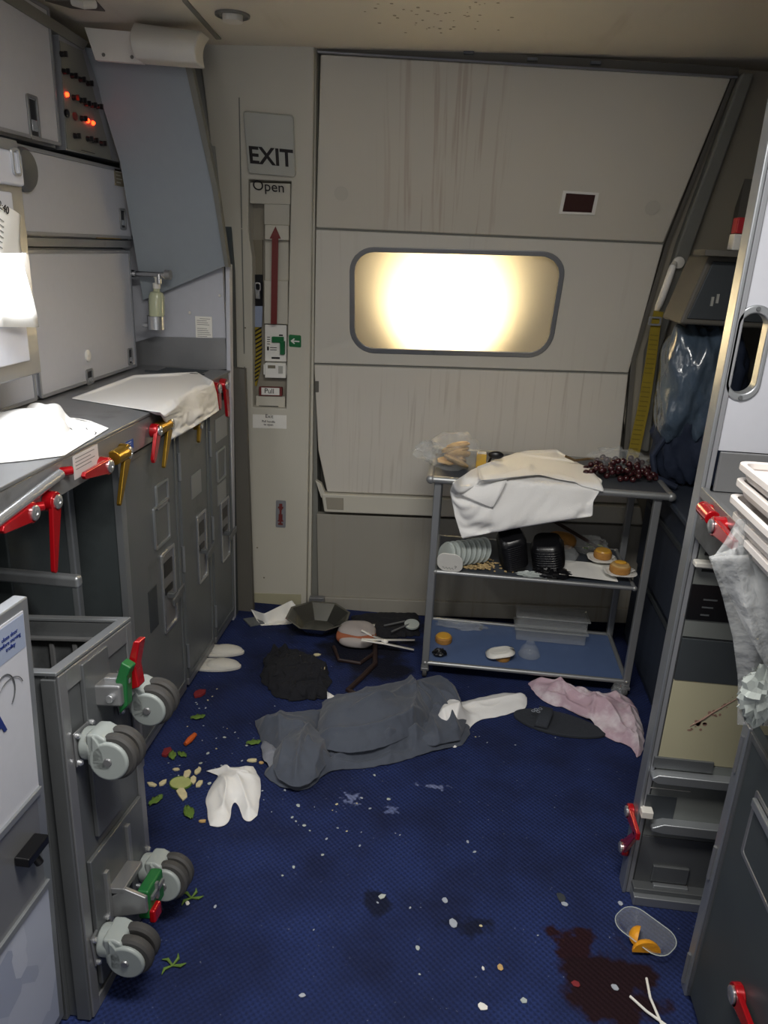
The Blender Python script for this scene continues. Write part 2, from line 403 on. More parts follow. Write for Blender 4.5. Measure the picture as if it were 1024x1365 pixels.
# ------------------------------------------------------------------ cloth: a sheet with too much fabric for its outline, settled under gravity
def resample(P, n):
    P = np.array([list(p) for p in P], float); s = np.r_[0, np.cumsum(np.linalg.norm(np.diff(P, axis=0), axis=1))]
    t = np.linspace(0, s[-1], n); return np.stack([np.interp(t, s, P[:, i]) for i in range(3)], 1)
def coons(bot, top, left, right, n, m):
    B = resample(bot, n); T = resample(top, n); L_ = resample(left, m); R_ = resample(right, m)
    u = np.linspace(0, 1, n)[None, :, None]; v = np.linspace(0, 1, m)[:, None, None]
    return ((1 - v) * B[None] + v * T[None] + (1 - u) * L_[:, None] + u * R_[:, None]
            - ((1 - u) * (1 - v) * B[0] + u * (1 - v) * B[-1] + (1 - u) * v * T[0] + u * v * T[-1]))
def settle(G, stretch=1.15, steps=60, its=6, seed=1, colliders=(), pin=.3, noise=.012, grav=.0009, floor=.004, pinmask=None, lump=8):
    rng = np.random.default_rng(seed); m, n, _ = G.shape; X = G.copy()
    idx = np.arange(m * n).reshape(m, n); E = []
    for a, b_ in ((idx[:, :-1], idx[:, 1:]), (idx[:-1], idx[1:]), (idx[:-1, :-1], idx[1:, 1:]), (idx[1:, :-1], idx[:-1, 1:]), (idx[:, :-2], idx[:, 2:]), (idx[:-2], idx[2:])):
        E.append(np.stack([a.ravel(), b_.ravel()], 1))
    ne = [len(e) for e in E]; E = np.concatenate(E); w = np.ones(len(E)); w[sum(ne[:4]):] = .35
    P0 = G.reshape(-1, 3); rest = np.linalg.norm(P0[E[:, 0]] - P0[E[:, 1]], axis=1) * stretch
    cnt = np.zeros(m * n); np.add.at(cnt, E[:, 0], w); np.add.at(cnt, E[:, 1], w)
    # smooth random lumps decide where the surplus cloth rises
    lo = rng.normal(size=(lump + 2, lump + 2)); yi = np.linspace(0, lump, m); xi = np.linspace(0, lump, n)
    y0 = yi.astype(int); x0 = xi.astype(int); fy = (yi - y0)[:, None]; fx = (xi - x0)[None]
    fy = fy * fy * (3 - 2 * fy); fx = fx * fx * (3 - 2 * fx)
    nz = lo[y0][:, x0] * (1 - fy) * (1 - fx) + lo[y0 + 1][:, x0] * fy * (1 - fx) + lo[y0][:, x0 + 1] * (1 - fy) * fx + lo[y0 + 1][:, x0 + 1] * fy * fx
    P = P0.copy(); P[:, 2] += np.abs(nz.ravel()) * noise + rng.normal(size=m * n) * noise * .05
    P[:, :2] += rng.normal(size=(m * n, 2)) * noise * .1
    V = np.zeros_like(P); edge = np.zeros((m, n), bool); edge[0] = edge[-1] = True; edge[:, 0] = edge[:, -1] = True
    if pinmask is not None: edge = pinmask
    edge = edge.ravel()
    for s_ in range(steps):
        old = P.copy(); V *= .92; V[:, 2] -= grav; P = P + V
        for _ in range(its):
            d = P[E[:, 1]] - P[E[:, 0]]; l = np.linalg.norm(d, axis=1) + 1e-9
            c = (d * ((l - rest) / l * .5 * w)[:, None]); D = np.zeros_like(P)
            np.add.at(D, E[:, 0], c); np.add.at(D, E[:, 1], -c); P = P + D / cnt[:, None] * 1.6
            P[edge] += (P0[edge] - P[edge]) * pin
            P[:, 2] = np.maximum(P[:, 2], floor)
            for c_ in colliders:
                if c_[0] == 'box':
                    _, x0_, x1_, y0_, y1_, z1_ = c_
                    ins = (P[:, 0] > x0_) & (P[:, 0] < x1_) & (P[:, 1] > y0_) & (P[:, 1] < y1_) & (P[:, 2] < z1_)
                    if ins.any():
                        q = P[ins]; dd = np.stack([z1_ - q[:, 2], q[:, 0] - x0_, x1_ - q[:, 0], q[:, 1] - y0_, y1_ - q[:, 1]], 1); k = dd.argmin(1)
                        q[:, 2] += np.where(k == 0, dd[:, 0], 0); q[:, 0] += np.where(k == 1, -dd[:, 1], 0) + np.where(k == 2, dd[:, 2], 0)
                        q[:, 1] += np.where(k == 3, -dd[:, 3], 0) + np.where(k == 4, dd[:, 4], 0); P[ins] = q
                else:
                    _, c0, r0 = c_; q = (P - np.array(c0)) / np.array(r0); l2 = np.linalg.norm(q, axis=1); ins = l2 < 1
                    if ins.any(): P[ins] = np.array(c0) + q[ins] / l2[ins][:, None] * np.array(r0)
        V = P - old; sp = np.linalg.norm(V, axis=1); V *= np.minimum(1, .01 / (sp + 1e-9))[:, None]
    return P.reshape(m, n, 3)
def cloth(name, m, G, parent=None, tag_=None, th=.0018, sub=1):
    mb = MB(); mb.surf([[tuple(p) for p in r] for r in G])
    o = mb.build(name, m, parent, solid=th, sharp=3.2, tag_=tag_)
    if sub:
        q = o.modifiers.new('smooth', 'SUBSURF'); q.levels = sub; q.render_levels = sub
        # subdivide before thickening
        o.modifiers.move(1, 0)
    return o
def gp(pts, z=0.0): return [at(*p, z=z) for p in pts]

exec_parts = []
# =================================================================== SETTING
mb = MB().box(-2.2, 1.9, -1.2, 3.7, -.03, 0); fl = struct(mb.build('floor', 'carpet', origin=(0, 0, 0), flat=True))
mb = MB().box(-2.2, 1.9, -1.2, 3.3, 2.29, 2.33); ceil_ = struct(mb.build('ceiling', 'ceiling_paint', origin=(0, 0, 2.3), flat=True))
mb = MB()
mb.prism([at(243, 0, z=2.29), at(250, 0, z=2.29), at(295, 51, z=2.29), at(288, 51, z=2.29)], (0, 0, -.004))
mb.build('ceiling_seam', 'grey_trim', ceil_)
def pxc(px, py, rp, z0, d):
    c = at(px, py, z=z0); return c
c = at(310, 19, z=2.29)
MB().lathe([(.052, 0), (.052, -.006), (.046, -.008), (.044, -.002), (.0, -.002)], c).build('ceiling_speaker_ring', 'grey_trim', ceil_)
MB().lathe([(.03, -.002), (.03, -.02), (.02, -.022), (0, -.022)], c).build('ceiling_speaker_cap', 'cap_white', ceil_)
random.seed(3)
mb = MB()
for i in range(46):                                   # dried splashes on the ceiling above the door
    p = at(random.gauss(590, 45), random.uniform(2, 44), z=2.29); r = random.uniform(.002, .006)
    mb.lathe([(r, 0), (r, -.0006), (0, -.0007)], p, n=9, sy=random.uniform(.5, 1.4))
mb.build('dried_splashes', 'cream_dark', ceil_)
mb = MB(); mb.prism([at(60, 0, z=2.29), at(128, 0, z=2.29), at(140, 14, z=2.29), at(95, 10, z=2.29)], (0, 0, -.003)); mb.build('ceiling_hole', 'lining_dark', ceil_)
mb = MB(); mb.tube([at(98, 2, z=2.28), at(112, 6, z=2.27), at(126, 5, z=2.28)], .012); mb.build('ceiling_clip', 'cap_white', ceil_)

def wsheet(rows, off, nx=8, nsub=5):
    """rows: [((lx,ly),(rx,ry)), ...] photo points, laid on the curved side wall"""
    G = []
    for a in range(len(rows) - 1):
        for k in range(nsub + (1 if a == len(rows) - 2 else 0)):
            t = k / nsub; l = [rows[a][0][i] * (1 - t) + rows[a + 1][0][i] * t for i in (0, 1)]; r = [rows[a][1][i] * (1 - t) + rows[a + 1][1][i] * t for i in (0, 1)]
            G.append([onw(l[0] + (r[0] - l[0]) * j / nx, l[1] + (r[1] - l[1]) * j / nx, off) for j in range(nx + 1)])
    return G
def slab(mb, G, t=.04):
    m, n = len(G), len(G[0]); d = Vector((0, t, 0)); mb.surf(G); mb.surf([[p + d for p in r] for r in G])
    B = [G[0][j] for j in range(n)] + [G[i][n - 1] for i in range(1, m)] + [G[m - 1][j] for j in range(n - 2, -1, -1)] + [G[i][0] for i in range(m - 2, 0, -1)]
    B.append(B[0]); mb.surf([B, [p + d for p in B]])
    bmesh.ops.remove_doubles(mb.bm, verts=mb.bm.verts, dist=1e-5)
    return mb

# --- cream frame left of the door, with its recess for the arming levers
Le = lambda y: float(np.interp(y, [40, 60, 90, 330, 480, 812, 830], [258, 262, 268, 296, 310, 325, 326]))
Re = lambda y: float(np.interp(y, [40, 60, 500, 812, 830], [419, 419, 413, 408, 408]))
Hl = lambda y: float(np.interp(y, [240, 310, 345, 545], [331, 331, 336, 337])); Hr = lambda y: float(np.interp(y, [240, 545], [388, 381]))
ys = [52, 80, 120, 160, 200, 241, 280, 310, 345, 400, 450, 500, 544, 600, 680, 760, 815]
wf = sempty('wall_back', (-.8, 3.2, 0))
mb = MB()
V = {}
def fv(y, k):
    x = (Le(y), Hl(y), Hr(y), Re(y))[k]
    return onw(x, y + (x - 370) * .045, .05)
G = [[fv(y, k) for k in range(4)] for y in ys]
d = Vector((0, .075, 0))
vs = [p for r in G for p in r]; vs2 = [p + d for p in vs]; fs = []; n = len(vs)
for i in range(len(ys) - 1):
    for j in range(3):
        if j == 1 and 241 <= ys[i] < 544: continue
        q = (i * 4 + j, i * 4 + j + 1, i * 4 + 5 + j, i * 4 + 4 + j); fs += [q, tuple(n + v for v in q)]
for i in range(len(ys) - 1):
    for j in (0, 3): a, b_ = i * 4 + j, i * 4 + 4 + j; fs.append((a, b_, n + b_, n + a))
    if 241 <= ys[i] < 544:
        for j in (1, 2): a, b_ = i * 4 + j, i * 4 + 4 + j; fs.append((a, b_, n + b_, n + a))
for i in (ys.index(241), ys.index(544)): a, b_ = i * 4 + 1, i * 4 + 2; fs.append((a, b_, n + b_, n + a))
mb._add(vs + vs2, fs); mb.build('frame_panel', 'cream', wf, bevel=.006)
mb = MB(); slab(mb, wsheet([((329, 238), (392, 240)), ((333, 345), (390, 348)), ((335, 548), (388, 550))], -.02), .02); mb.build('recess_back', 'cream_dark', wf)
# raised blocks in the recess
def wbox(mb, x0, y0, x1, y1, off, th=.02, bev=0):
    mid = ((x0 + x1) / 2, (y0 + y1) / 2); sh = .03
    return slab(mb, wsheet([((x0, y0 + (x0 - mid[0]) * sh), (x1, y0 + (x1 - mid[0]) * sh)), ((x0, y1 + (x0 - mid[0]) * sh), (x1, y1 + (x1 - mid[0]) * sh))], off, 2, 3), th)
mb = MB(); wbox(mb, 333, 244, 387, 272, .042, .05); wbox(mb, 352, 272, 386, 300, .036, .05); wbox(mb, 353, 300, 385, 320, .046, .06); mb.build('recess_step', 'cream', wf, bevel=.003)
mb = MB(); wbox(mb, 353, 320, 385, 374, .008, .02); wbox(mb, 352, 374, 384, 432, .026, .04); mb.build('lever_cover', 'cream', wf, bevel=.003)
mb = MB(); slab(mb, wsheet([((362.5, 318), (371, 318)), ((361, 432), (369, 432))], .05, 2, 6), .004)
p1, p2, p3 = onw(359.5, 318, .052), onw(374, 318, .052), onw(367, 302, .052); mb.prism([p1, p2, p3], (0, .006, 0)); mb.build('red_arrow', 'maroon', wf)
# girt bar lever and buckle slot on the left of the recess
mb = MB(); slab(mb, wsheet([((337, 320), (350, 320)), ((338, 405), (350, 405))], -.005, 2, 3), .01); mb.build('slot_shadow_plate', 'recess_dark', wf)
mb = MB(); slab(mb, wsheet([((338, 366), (350, 366)), ((338, 410), (350, 410))], .004, 2, 3), .01); mb.build('buckle_plate', 'black_plastic', wf, bevel=.002)
Mx = wallM(344, 382, .012)
mb = MB(Mx); o_ = rr(.028, .04, .01); i_ = rr(.016, .026, .006); mb.ring(o_, i_, (0, 0, .006)); mb.box(-.01, .01, -.05, -.012, 0, .012); mb.build('buckle', 'steel_bright', wf, bevel=.002)
mb = MB(); slab(mb, wsheet([((340, 408), (350, 408)), ((340, 436), (349, 436))], .006, 2, 3), .006); mb.build('lanyard', 'geo_blue', wf)
# yellow and black tape
rows = [((340, 436), (348, 437)), ((341, 470), (349, 472)), ((339, 490), (347, 493)), ((336, 512), (342, 515))]
mb = MB(); slab(mb, wsheet(rows, .012, 2, 5), .004); mb.build('hazard_tape', 'yellow_strap', wf)
mb = MB()
for k in range(13):
    y = 438 + k * 5.7; a = float(np.interp(y, [436, 470, 490, 515], [340, 341, 339, 336])); b_ = float(np.interp(y, [436, 470, 490, 515], [348.5, 349.5, 347, 342]))
    mb.prism([onw(a, y + 2.5, .0135), onw(b_, y - 2.5, .0135), onw(b_, y - .2, .0135), onw(a, y + 4.8, .0135)], (0, .002, 0))
mb.build('tape_stripes', 'black', wf)
# lever unit below the arrow
mb = MB(); wbox(mb, 353, 433, 382, 482, .012, .03); mb.build('lever_housing', 'white_sign', wf, bevel=.003)
mb = MB(); wbox(mb, 362, 449, 378, 457, .022, .014); wbox(mb, 373, 455, 379, 473, .03, .02); mb.build('green_lever', 'green', wf, bevel=.003)
mb = MB(); wbox(mb, 356, 462, 358.5, 467, .0135, .004); wbox(mb, 362, 476, 373, 478.5, .0135, .004); wbox(mb, 372, 446, 377, 448, .0135, .004)
for k, y in enumerate((449, 452, 455, 458, 463, 466)): wbox(mb, 356 if k < 4 else 360, y, 360 if k < 4 else 369, y + .8, .0135, .004)
mb.build('lever_print', 'text', wf)
mb = MB(); wbox(mb, 353, 484, 381, 504, .03, .04); wbox(mb, 351, 486, 383, 500, .02, .03); mb.build('indicator_box', 'white_sign', wf, bevel=.003)
mb = MB(); wbox(mb, 357, 487, 367, 491, .032, .004); mb.build('indicator_window', 'recess_dark', wf)
mb = MB(); wbox(mb, 371, 488, 377, 498, .032, .004); mb.build('indicator_grille', 'sign_grey', wf)
mb = MB(); wbox(mb, 345, 516, 376, 528, .034, .02); mb.build('pull_flap', 'maroon', wf, bevel=.003)
mb = MB(); wbox(mb, 348.5, 517, 372.5, 526.5, .036, .004); mb.build('pull_label', 'white_sign', wf)
text('pull_writing', 'Pull', .032, wallM(359, 521.5, .0375), 'text', wf)
mb = MB(); wbox(mb, 341, 528, 380, 545, .022, .03); mb.build('recess_sill', 'cream', wf, bevel=.003)
mb = MB(); wbox(mb, 345, 541, 371, 544.5, .024, .004); mb.build('pull_slot', 'black', wf)
mb = MB(); wbox(mb, 337, 553, 382, 571, .052, .004); mb.build('handle_placard', 'white_sign', wf)
text('placard_heading', 'Exit', .024, wallM(359, 555, .0535), 'text', wf); text('placard_line', 'Pull handle\nto open', .014, wallM(358, 564, .0535), 'text', wf)
# EXIT sign
Mx = wallM(361, 192, .05)
mb = MB(Mx); mb.prism(rr(.186, .222, .012), (0, 0, .016)); mb.build('exit_sign_plate', 'sign_grey', wf, bevel=.004)
M2 = wallM(361, 210, .069); text('exit_writing', 'EXIT', .088, M2, 'text', wf, bold=True, sx=.95)
text('open_writing', 'Open', .056, wallM(358, 249, .049), 'text', wf)
# green arrow sign
Mx = wallM(393.5, 454.5, .052)
mb = MB(Mx); mb.prism(rr(.054, .054, .006), (0, 0, .003)); mb.build('green_arrow_sign', 'green', wf)
mb = MB(Mx); mb.box(-.012, .02, -.0028, .0028, .003, .0042)
mb.prism([(-.02, 0, .003), (-.004, .013, .003), (0, .010, .003), (-.010, 0, .003)], (0, 0, .0012)); mb.prism([(-.02, 0, .003), (-.010, 0, .003), (0, -.010, .003), (-.004, -.013, .003)], (0, 0, .0012)); mb.build('white_arrow', 'white_sign', wf)
# small latch plate lower down, scuffed corner plate
Mx = wallM(374.5, 685, .05)
mb = MB(Mx); mb.prism(rr(.048, .132, .006), (0, 0, .003)); mb.build('lower_latch_plate', 'laminate_edge', wf, bevel=.001)
mb = MB(Mx)
mb.box(-.007, .007, .02, .05, .003, .007); mb.box(-.012, .012, .028, .036, .003, .008); mb.box(-.004, .004, -.05, .02, .003, .009); mb.box(-.013, .013, -.036, -.03, .003, .007); mb.box(-.009, -.005, -.03, .0, .003, .007); mb.box(.005, .009, -.03, 0, .003, .007); mb.box(-.011, .011, -.052, -.044, .003, .007)
mb.build('lower_latch', 'maroon', wf)
mb = MB(); wbox(mb, 336, 792, 401, 822, .053, .006); mb.build('kick_plate', 'stain_cream', wf)
for nm, xx in (('joint', (300, 92)),):
    pass
mb = MB(); slab(mb, wsheet([((318, 130), (319.5, 130)), ((325, 480), (326.5, 480)), ((331, 780), (332, 780))], .0515, 1, 4), .002); mb.build('panel_joint', 'grey_trim', wf)
mb = MB()
for x, y in ((322, 300), (327, 437), (328, 520), (352, 770), (343, 730)): mb.lathe([(.004, 0), (.003, .002), (0, .002)], onw(x, y, .05), (0, -1, 0), n=10)
mb.build('screws', 'recess_dark', wf)

# --- grey gap trims each side
mb = MB(); slab(mb, wsheet([((410, 55), (425, 56)), ((409, 500), (421, 500)), ((404, 815), (426, 816))], -.01, 2, 6), .08); struct(mb.build('trim_1', 'grey_trim'))
mb = MB(); slab(mb, wsheet([((419, 60), (422, 60)), ((415, 500), (418, 500)), ((410, 812), (414, 812))], .02, 1, 6), .04); struct(mb.build('trim_2', 'cream'))

# --- the cabin door
door = sempty('door_1', (.1, 3.3, 0))
mb = MB(); slab(mb, wsheet([((427, 72), (975, 104)), ((421, 303.5), (885, 323.5))], .03, 10, 8), .05); mb.build('door_panel_upper', 'door_upper', door, bevel=.006)
# window panel with its hole
def wq(cx, cy): return (606 + cx - (max(0, cx) / 140) * (cy / 71) * 12, 403 + cy + cx * .026)
inn = [wq(p[0], -p[1]) for p in rr(270, 132, 28, 7)]
OP = [(885, 326), (421, 306), (418.5, 484), (838, 497)]
def hit(cx, cy, dx, dy, P):
    best = None
    for i in range(len(P)):
        ax, ay = P[i]; bx, by = P[(i + 1) % len(P)]; ex, ey = bx - ax, by - ay; den = dx * ey - dy * ex
        if abs(den) < 1e-9: continue
        t = ((ax - cx) * ey - (ay - cy) * ex) / den; s = ((ax - cx) * dy - (ay - cy) * dx) / den
        if t > 0 and -1e-6 <= s <= 1 + 1e-6 and (best is None or t < best): best = t
    return (cx + dx * best, cy + dy * best)
angs = []
N_ = len(inn)
def dense(P, k):
    out = []
    for i in range(len(P)):
        a, b_ = P[i], P[(i + 1) % len(P)]
        for j in range(k): out.append((a[0] + (b_[0] - a[0]) * j / k, a[1] + (b_[1] - a[1]) * j / k))
    return out
inn = dense(inn, 3); out = [hit(606, 403, x - 606, y - 403, OP) for x, y in inn]
for c_ in OP:                                     # make the four corners exact
    k = min(range(len(out)), key=lambda i: (out[i][0] - c_[0]) ** 2 + (out[i][1] - c_[1]) ** 2); out[k] = c_
mb = MB(); mb.ring([onw(*p, .03) for p in out], [onw(*p, .03) for p in inn], (0, .05, 0)); mb.build('door_panel_window', 'door_mid', door, bevel=.005)
mb = MB()
slab(mb, wsheet([((418.5, 486.5), (838, 499.5)), ((424, 600), (826, 610)), ((436, 656), (852, 672))], .03, 10, 5), .05); mb.build('door_panel_lower', 'door_low', door, bevel=.006)
mb = MB(); slab(mb, wsheet([((428, 658), (855, 676)), ((432, 683), (858, 700))], .05, 8, 3), .06); mb.build('door_rail', 'cream', door, bevel=.008)
mb = MB(); slab(mb, wsheet([((434, 663), (458, 664)), ((436, 679), (458, 680))], .052, 2, 2), .004); mb.build('rail_recess', 'cream_dark', door, bevel=.003)
mb = MB(); slab(mb, wsheet([((428, 664), (436, 664)), ((420, 640), (428, 645))][::-1], .045, 2, 2), .03); mb.build('rail_corner', 'cream', door, bevel=.004)
mb = MB(); slab(mb, wsheet([((422, 685), (858, 702)), ((424, 795), (862, 812))], .02, 8, 5), .04); mb.build('door_panel_foot', 'door_foot', door, bevel=.004)
mb = MB(); slab(mb, wsheet([((426, 796), (862, 813)), ((428, 816), (862, 832))], .04, 4, 2), .05); mb.build('door_kick_rail', 'door_foot', door, bevel=.004)
mb = MB(); wbox(mb, 412, 797, 432, 806, .07, .03); mb.build('door_stop', 'steel', door, bevel=.003)
mb = MB(); slab(mb, wsheet([((421, 56), (985, 90)), ((423, 68), (985, 103))], .03, 8, 2), .05); mb.build('door_top_seal', 'lining_dark', door)
mb = MB(); slab(mb, wsheet([((423, 67.5), (984, 101.5)), ((423, 70), (984, 104))], .045, 8, 1), .02); mb.build('seal_edge', 'steel', door)
mb = MB()
for x, y in ((466, 56), (625, 69), (710, 78), (795, 83)): wbox(mb, x - 7, y - 2, x + 7, y + 2.5, .05, .02)
mb.build('seal_clips', 'steel_dark', door, bevel=.002)
mb = MB(); slab(mb, wsheet([((421, 303.5), (885, 323.5)), ((421, 306.5), (885, 326.5))], .018, 6, 1), .02); slab(mb, wsheet([((418, 484), (838, 497)), ((418, 487), (838, 500))], .018, 6, 1), .02); mb.build('panel_gaps', 'grey_trim', door)
# little dark vision slot
Mx = wallM(771, 270, .031)
S4 = lambda L, o: [onw(x, y, o) for x, y in L]
mb = MB(); mb.ring(S4([(751, 254), (799, 257), (793, 287), (745, 285)], .037), S4([(755, 257.5), (794, 260), (789, 283.5), (750, 282)], .037), (0, .006, 0)); mb.build('slot_frame', 'white_sign', door, bevel=.001)
mb = MB(); mb.prism(S4([(754, 256.5), (795, 259), (790, 284.5), (749, 283)], .0325), (0, .002, 0)); mb.build('slot_glass', 'maroon', door); MATS['maroon_dark'] = mat('maroon_dark', '#3a1d18', .5)
bpy.data.objects['slot_glass'].data.materials[0] = MATS['maroon_dark']
mb = MB()
for x, y in ((455, 258), (870, 277)): 
    Mx = wallM(x, y, .031); mb.M = Mx; mb.lathe([(.028, 0), (.028, .0015), (.024, .0018), (0, .0018)], (0, 0, 0), n=24)
mb.build('cover_cap', 'cream', door)
mb = MB(); wbox(mb, 420, 508, 425, 523, .032, .01); mb.build('side_latch', 'lining_dark', door, bevel=.002)

# window: metal surround, sliding shade lit from outside
win = sempty('window_1', onw(606, 403))
f_o = [wq(p[0], -p[1]) for p in rr(280, 142, 33, 7)]; f_i = [wq(p[0], -p[1]) for p in rr(266, 128, 26, 7)]
mb = MB(); mb.ring([onw(*p, .037) for p in f_o], [onw(*p, .037) for p in f_i], (0, .012, 0)); mb.build('window_surround', 'steel', win, bevel=.003)
f_r = [wq(p[0], -p[1]) for p in rr(272, 134, 28, 7)]
mb = MB(); mb.surf([[onw(*p, .03) for p in f_r + f_r[:1]], [onw(*p, -.03) for p in f_r + f_r[:1]]]); mb.build('window_reveal', 'white_sign', win)
sh_ = [wq(p[0], -p[1]) for p in rr(276, 138, 28, 7)]
mb = MB(); mb.prism([onw(*p, -.02) for p in sh_], (0, .002, 0)); shade = mb.build('window_shade', 'white_sign', win)
m = bpy.data.materials.new('shade'); m.use_nodes = True; nt = m.node_tree; nt.nodes.clear()
o1 = nt.nodes.new('ShaderNodeOutputMaterial'); t1 = nt.nodes.new('ShaderNodeBsdfTranslucent'); t1.inputs[0].default_value = lin('#fff3d8'); d1 = nt.nodes.new('ShaderNodeBsdfDiffuse'); d1.inputs[0].default_value = lin('#efe6d2')
mx = nt.nodes.new('ShaderNodeMixShader'); mx.inputs[0].default_value = .4; nt.links.new(t1.outputs[0], mx.inputs[1]); nt.links.new(d1.outputs[0], mx.inputs[2]); nt.links.new(mx.outputs[0], o1.inputs[0])
MATS['shade'] = m; shade.data.materials[0] = m
mb = MB()
for a, b_, yy in ((510, 580, 467), (620, 680, 470)): wbox(mb, a, yy - .8, b_, yy + 1, .036, .02)
wbox(mb, 520, 334, 705, 336, .036, .02); mb.build('shade_track', 'steel', win)

wc = onw(606, 403)
for x0_, x1_, z0_, z1_ in ((-1.0, 1.3, 0, wc.z - .25), (-1.0, 1.3, wc.z + .25, 2.45), (-1.0, wc.x - .46, wc.z - .25, wc.z + .25), (wc.x + .46, 1.3, wc.z - .25, wc.z + .25)):
    mb = MB().box(x0_, x1_, 3.44, 3.46, z0_, z1_); mb.build('outer_skin', 'lining_dark', door)
# right of the door: grey frame lining
mb = MB(); slab(mb, wsheet([((976, 92), (1090, 100)), ((884, 324), (1050, 330)), ((843, 470), (1010, 480)), ((832, 560), (1000, 570)), ((838, 620), (990, 640)), ((850, 840), (990, 860))], .0, 3, 4), .03); struct(mb.build('wall_right', 'cream_dark'))
mb = MB(); slab(mb, wsheet([((990, 95), (1008, 97)), ((905, 324), (925, 328)), ((862, 470), (880, 474)), ((850, 600), (866, 604))], .06, 2, 5), .06); struct(mb.build('trim_3', 'grey_trim', bevel=.01))
mb = MB(); slab(mb, wsheet([((979, 96), (985, 96)), ((888, 324), (893, 324)), ((842, 478), (848, 478)), ((832, 600), (838, 600))], .03, 1, 5), .03); struct(mb.build('trim_4', 'lining_dark'))
# closing walls out of frame
mb = MB().box(1.6, 1.65, 1.0, 3.5, 0, 2.3); struct(mb.build('wall_right', 'lining_dark'))
mb = MB().box(-1.9, -1.86, -.5, 3.5, 0, 2.3); struct(mb.build('wall_left', 'partition_grey'))
mb = MB().box(-1.9, -.98, 3.2, 3.24, 0, 2.3); struct(mb.build('wall_end', 'partition_grey'))

# ------------------------------------------------------------------ galley end wall (left)
E_ = sempty('wall_left', (-1.2, 3.0, 1.15))
mb = MB(); mb.prism([at(158, 180, y=3.045), at(296, 345, y=3.045), at(303, 492, y=3.045), at(170, 500, y=3.045)], (0, .02, 0)); mb.build('splash_panel', 'laminate', E_)
Lp = [onl(*p) for p in [(110, 62), (250, 90), (282, 240), (301, 354), (191, 400), (178, 318), (160, 215), (140, 150)]]
mb = MB(); mb.prism(Lp, (0, .02, 0)); mb.build('sloping_lining', 'lining', E_)
mb = MB(); mb.prism([onl(*p) - Vector((0, .01, 0)) for p in [(248, 88), (257, 90), (291, 250), (306, 356), (301, 356), (284, 250)]], (0, .03, 0)); mb.build('lining_edge_strip', 'grey_trim', E_)
mb = MB(); mb.prism([at(300, 352, y=3.02), at(306, 352, y=3.02), at(312, 860, y=3.02), at(306, 860, y=3.02)], (0, .04, 0)); mb.build('end_strip', 'laminate', E_, bevel=.004)
mb = MB(); mb.prism([at(205, 449, y=3.03), at(300, 451, y=3.03), at(303, 492, y=3.03), at(180, 500, y=3.03), at(180, 456, y=3.03)], (0, .012, 0)); mb.build('steel_upstand', 'steel', E_)
mb = MB(); mb.box(-1.5, -.955, 3.05, 3.1, 0, 1.09); mb.build('end_post', 'partition_grey', E_)
mb = MB(); mb.prism([at(309, 490, y=3.12), at(326, 492, y=3.12), at(338, 835, y=3.12), at(318, 835, y=3.12)], (0, .03, 0)); mb.build('gap_filler', 'lining_dark', E_)
mb = MB(); a = onw(262, 90, 0.03); mb.prism([onw(248, 60, .02), onw(272, 60, .02), onw(300, 330, .02), onw(312, 480, .02), onw(326, 812, .02), onw(306, 812, .02), onw(298, 480, .02)], (0, .02, 0)); mb.build('gap_back', 'grey_trim', E_)
mb = MB(); o3 = at(272, 437, y=3.04); mb.M = frame(o3, (1, 0, 0), (0, 0, 1)); mb.box(-.035, .035, -.045, .045, 0, .002); mb.build('small_placard', 'white_sign', E_)
mb = MB(frame(o3, (1, 0, 0), (0, 0, 1)))
for k in range(10):
    if k != 4: mb.box(-.028 + (0.012 if k == 0 else 0), .028 - (k * 7 % 4) * .005, .035 - k * .0078, .037 - k * .0078, .002, .0026)
mb.build('placard_print', 'text_faint', E_)
mb = MB()
for x, y in ((253, 417), (293, 394)): mb.lathe([(.006, 0), (.005, .003), (0, .003)], at(x, y, y=3.04), (0, -1, 0), n=10)
mb.build('screw_caps', 'cap_white', E_)

# light cover / rolled shade box under the ceiling
t = thing('ceiling_light_cover', 'cream half-round cover with a white screwed bracket, under the ceiling at the top left', 'cover', at(190, 80, y=2.72))
cy_ = 2.62
P0 = at(178, 30, y=cy_); P1 = at(270, 42, y=cy_); P2 = at(268, 88, y=cy_); P3 = at(186, 82, y=cy_)
mb = MB()
prof2 = [(0, 0), (.0, .0)]
Rr = abs(P0.z - P3.z)
def strip(xa, xb, ztop_a, ztop_b, h, nm, mt, wob=0):
    mb = MB(); G = []
    for k in range(9):
        a = PI / 2 * k / 8; G.append([(xa + wob * math.sin(a) , cy_ + h * (1 - math.sin(a)) - 0.0, ztop_a - h * (1 - math.cos(a)) * 1.0), (xb, cy_ + h * (1 - math.sin(a)), ztop_b - h * (1 - math.cos(a)))])
    return G
G = []
for k in range(11):
    a = PI * .55 * k / 10
    dy = -.05 * math.sin(a * 1.6 if a < 1 else 1.6); f_ = k / 10
    G.append([P0.lerp(P3, f_) + Vector((0, -.06 * math.sin(PI * .8 * f_), 0)), P1.lerp(P2, f_) + Vector((0, -.06 * math.sin(PI * .8 * f_), 0))])
mb = MB(); slab(mb, G, .08); mb.build('cover', 'cap_white', t, bevel=.006)
mb = MB(); mb.prism([at(112, 36, y=2.66), at(178, 42, y=2.66), at(191, 85, y=2.66), at(127, 80, y=2.66)], (0, .02, 0)); mb.build('bracket', 'white_sign', t, bevel=.002)
for x, y in ((138, 73), (176, 76)):
    mb = MB(); mb.lathe([(.006, 0), (.005, .003), (0, .003)], at(x, y, y=2.66), (0, -1, 0), n=10); mb.build('bracket_screw', 'grey_trim', t)

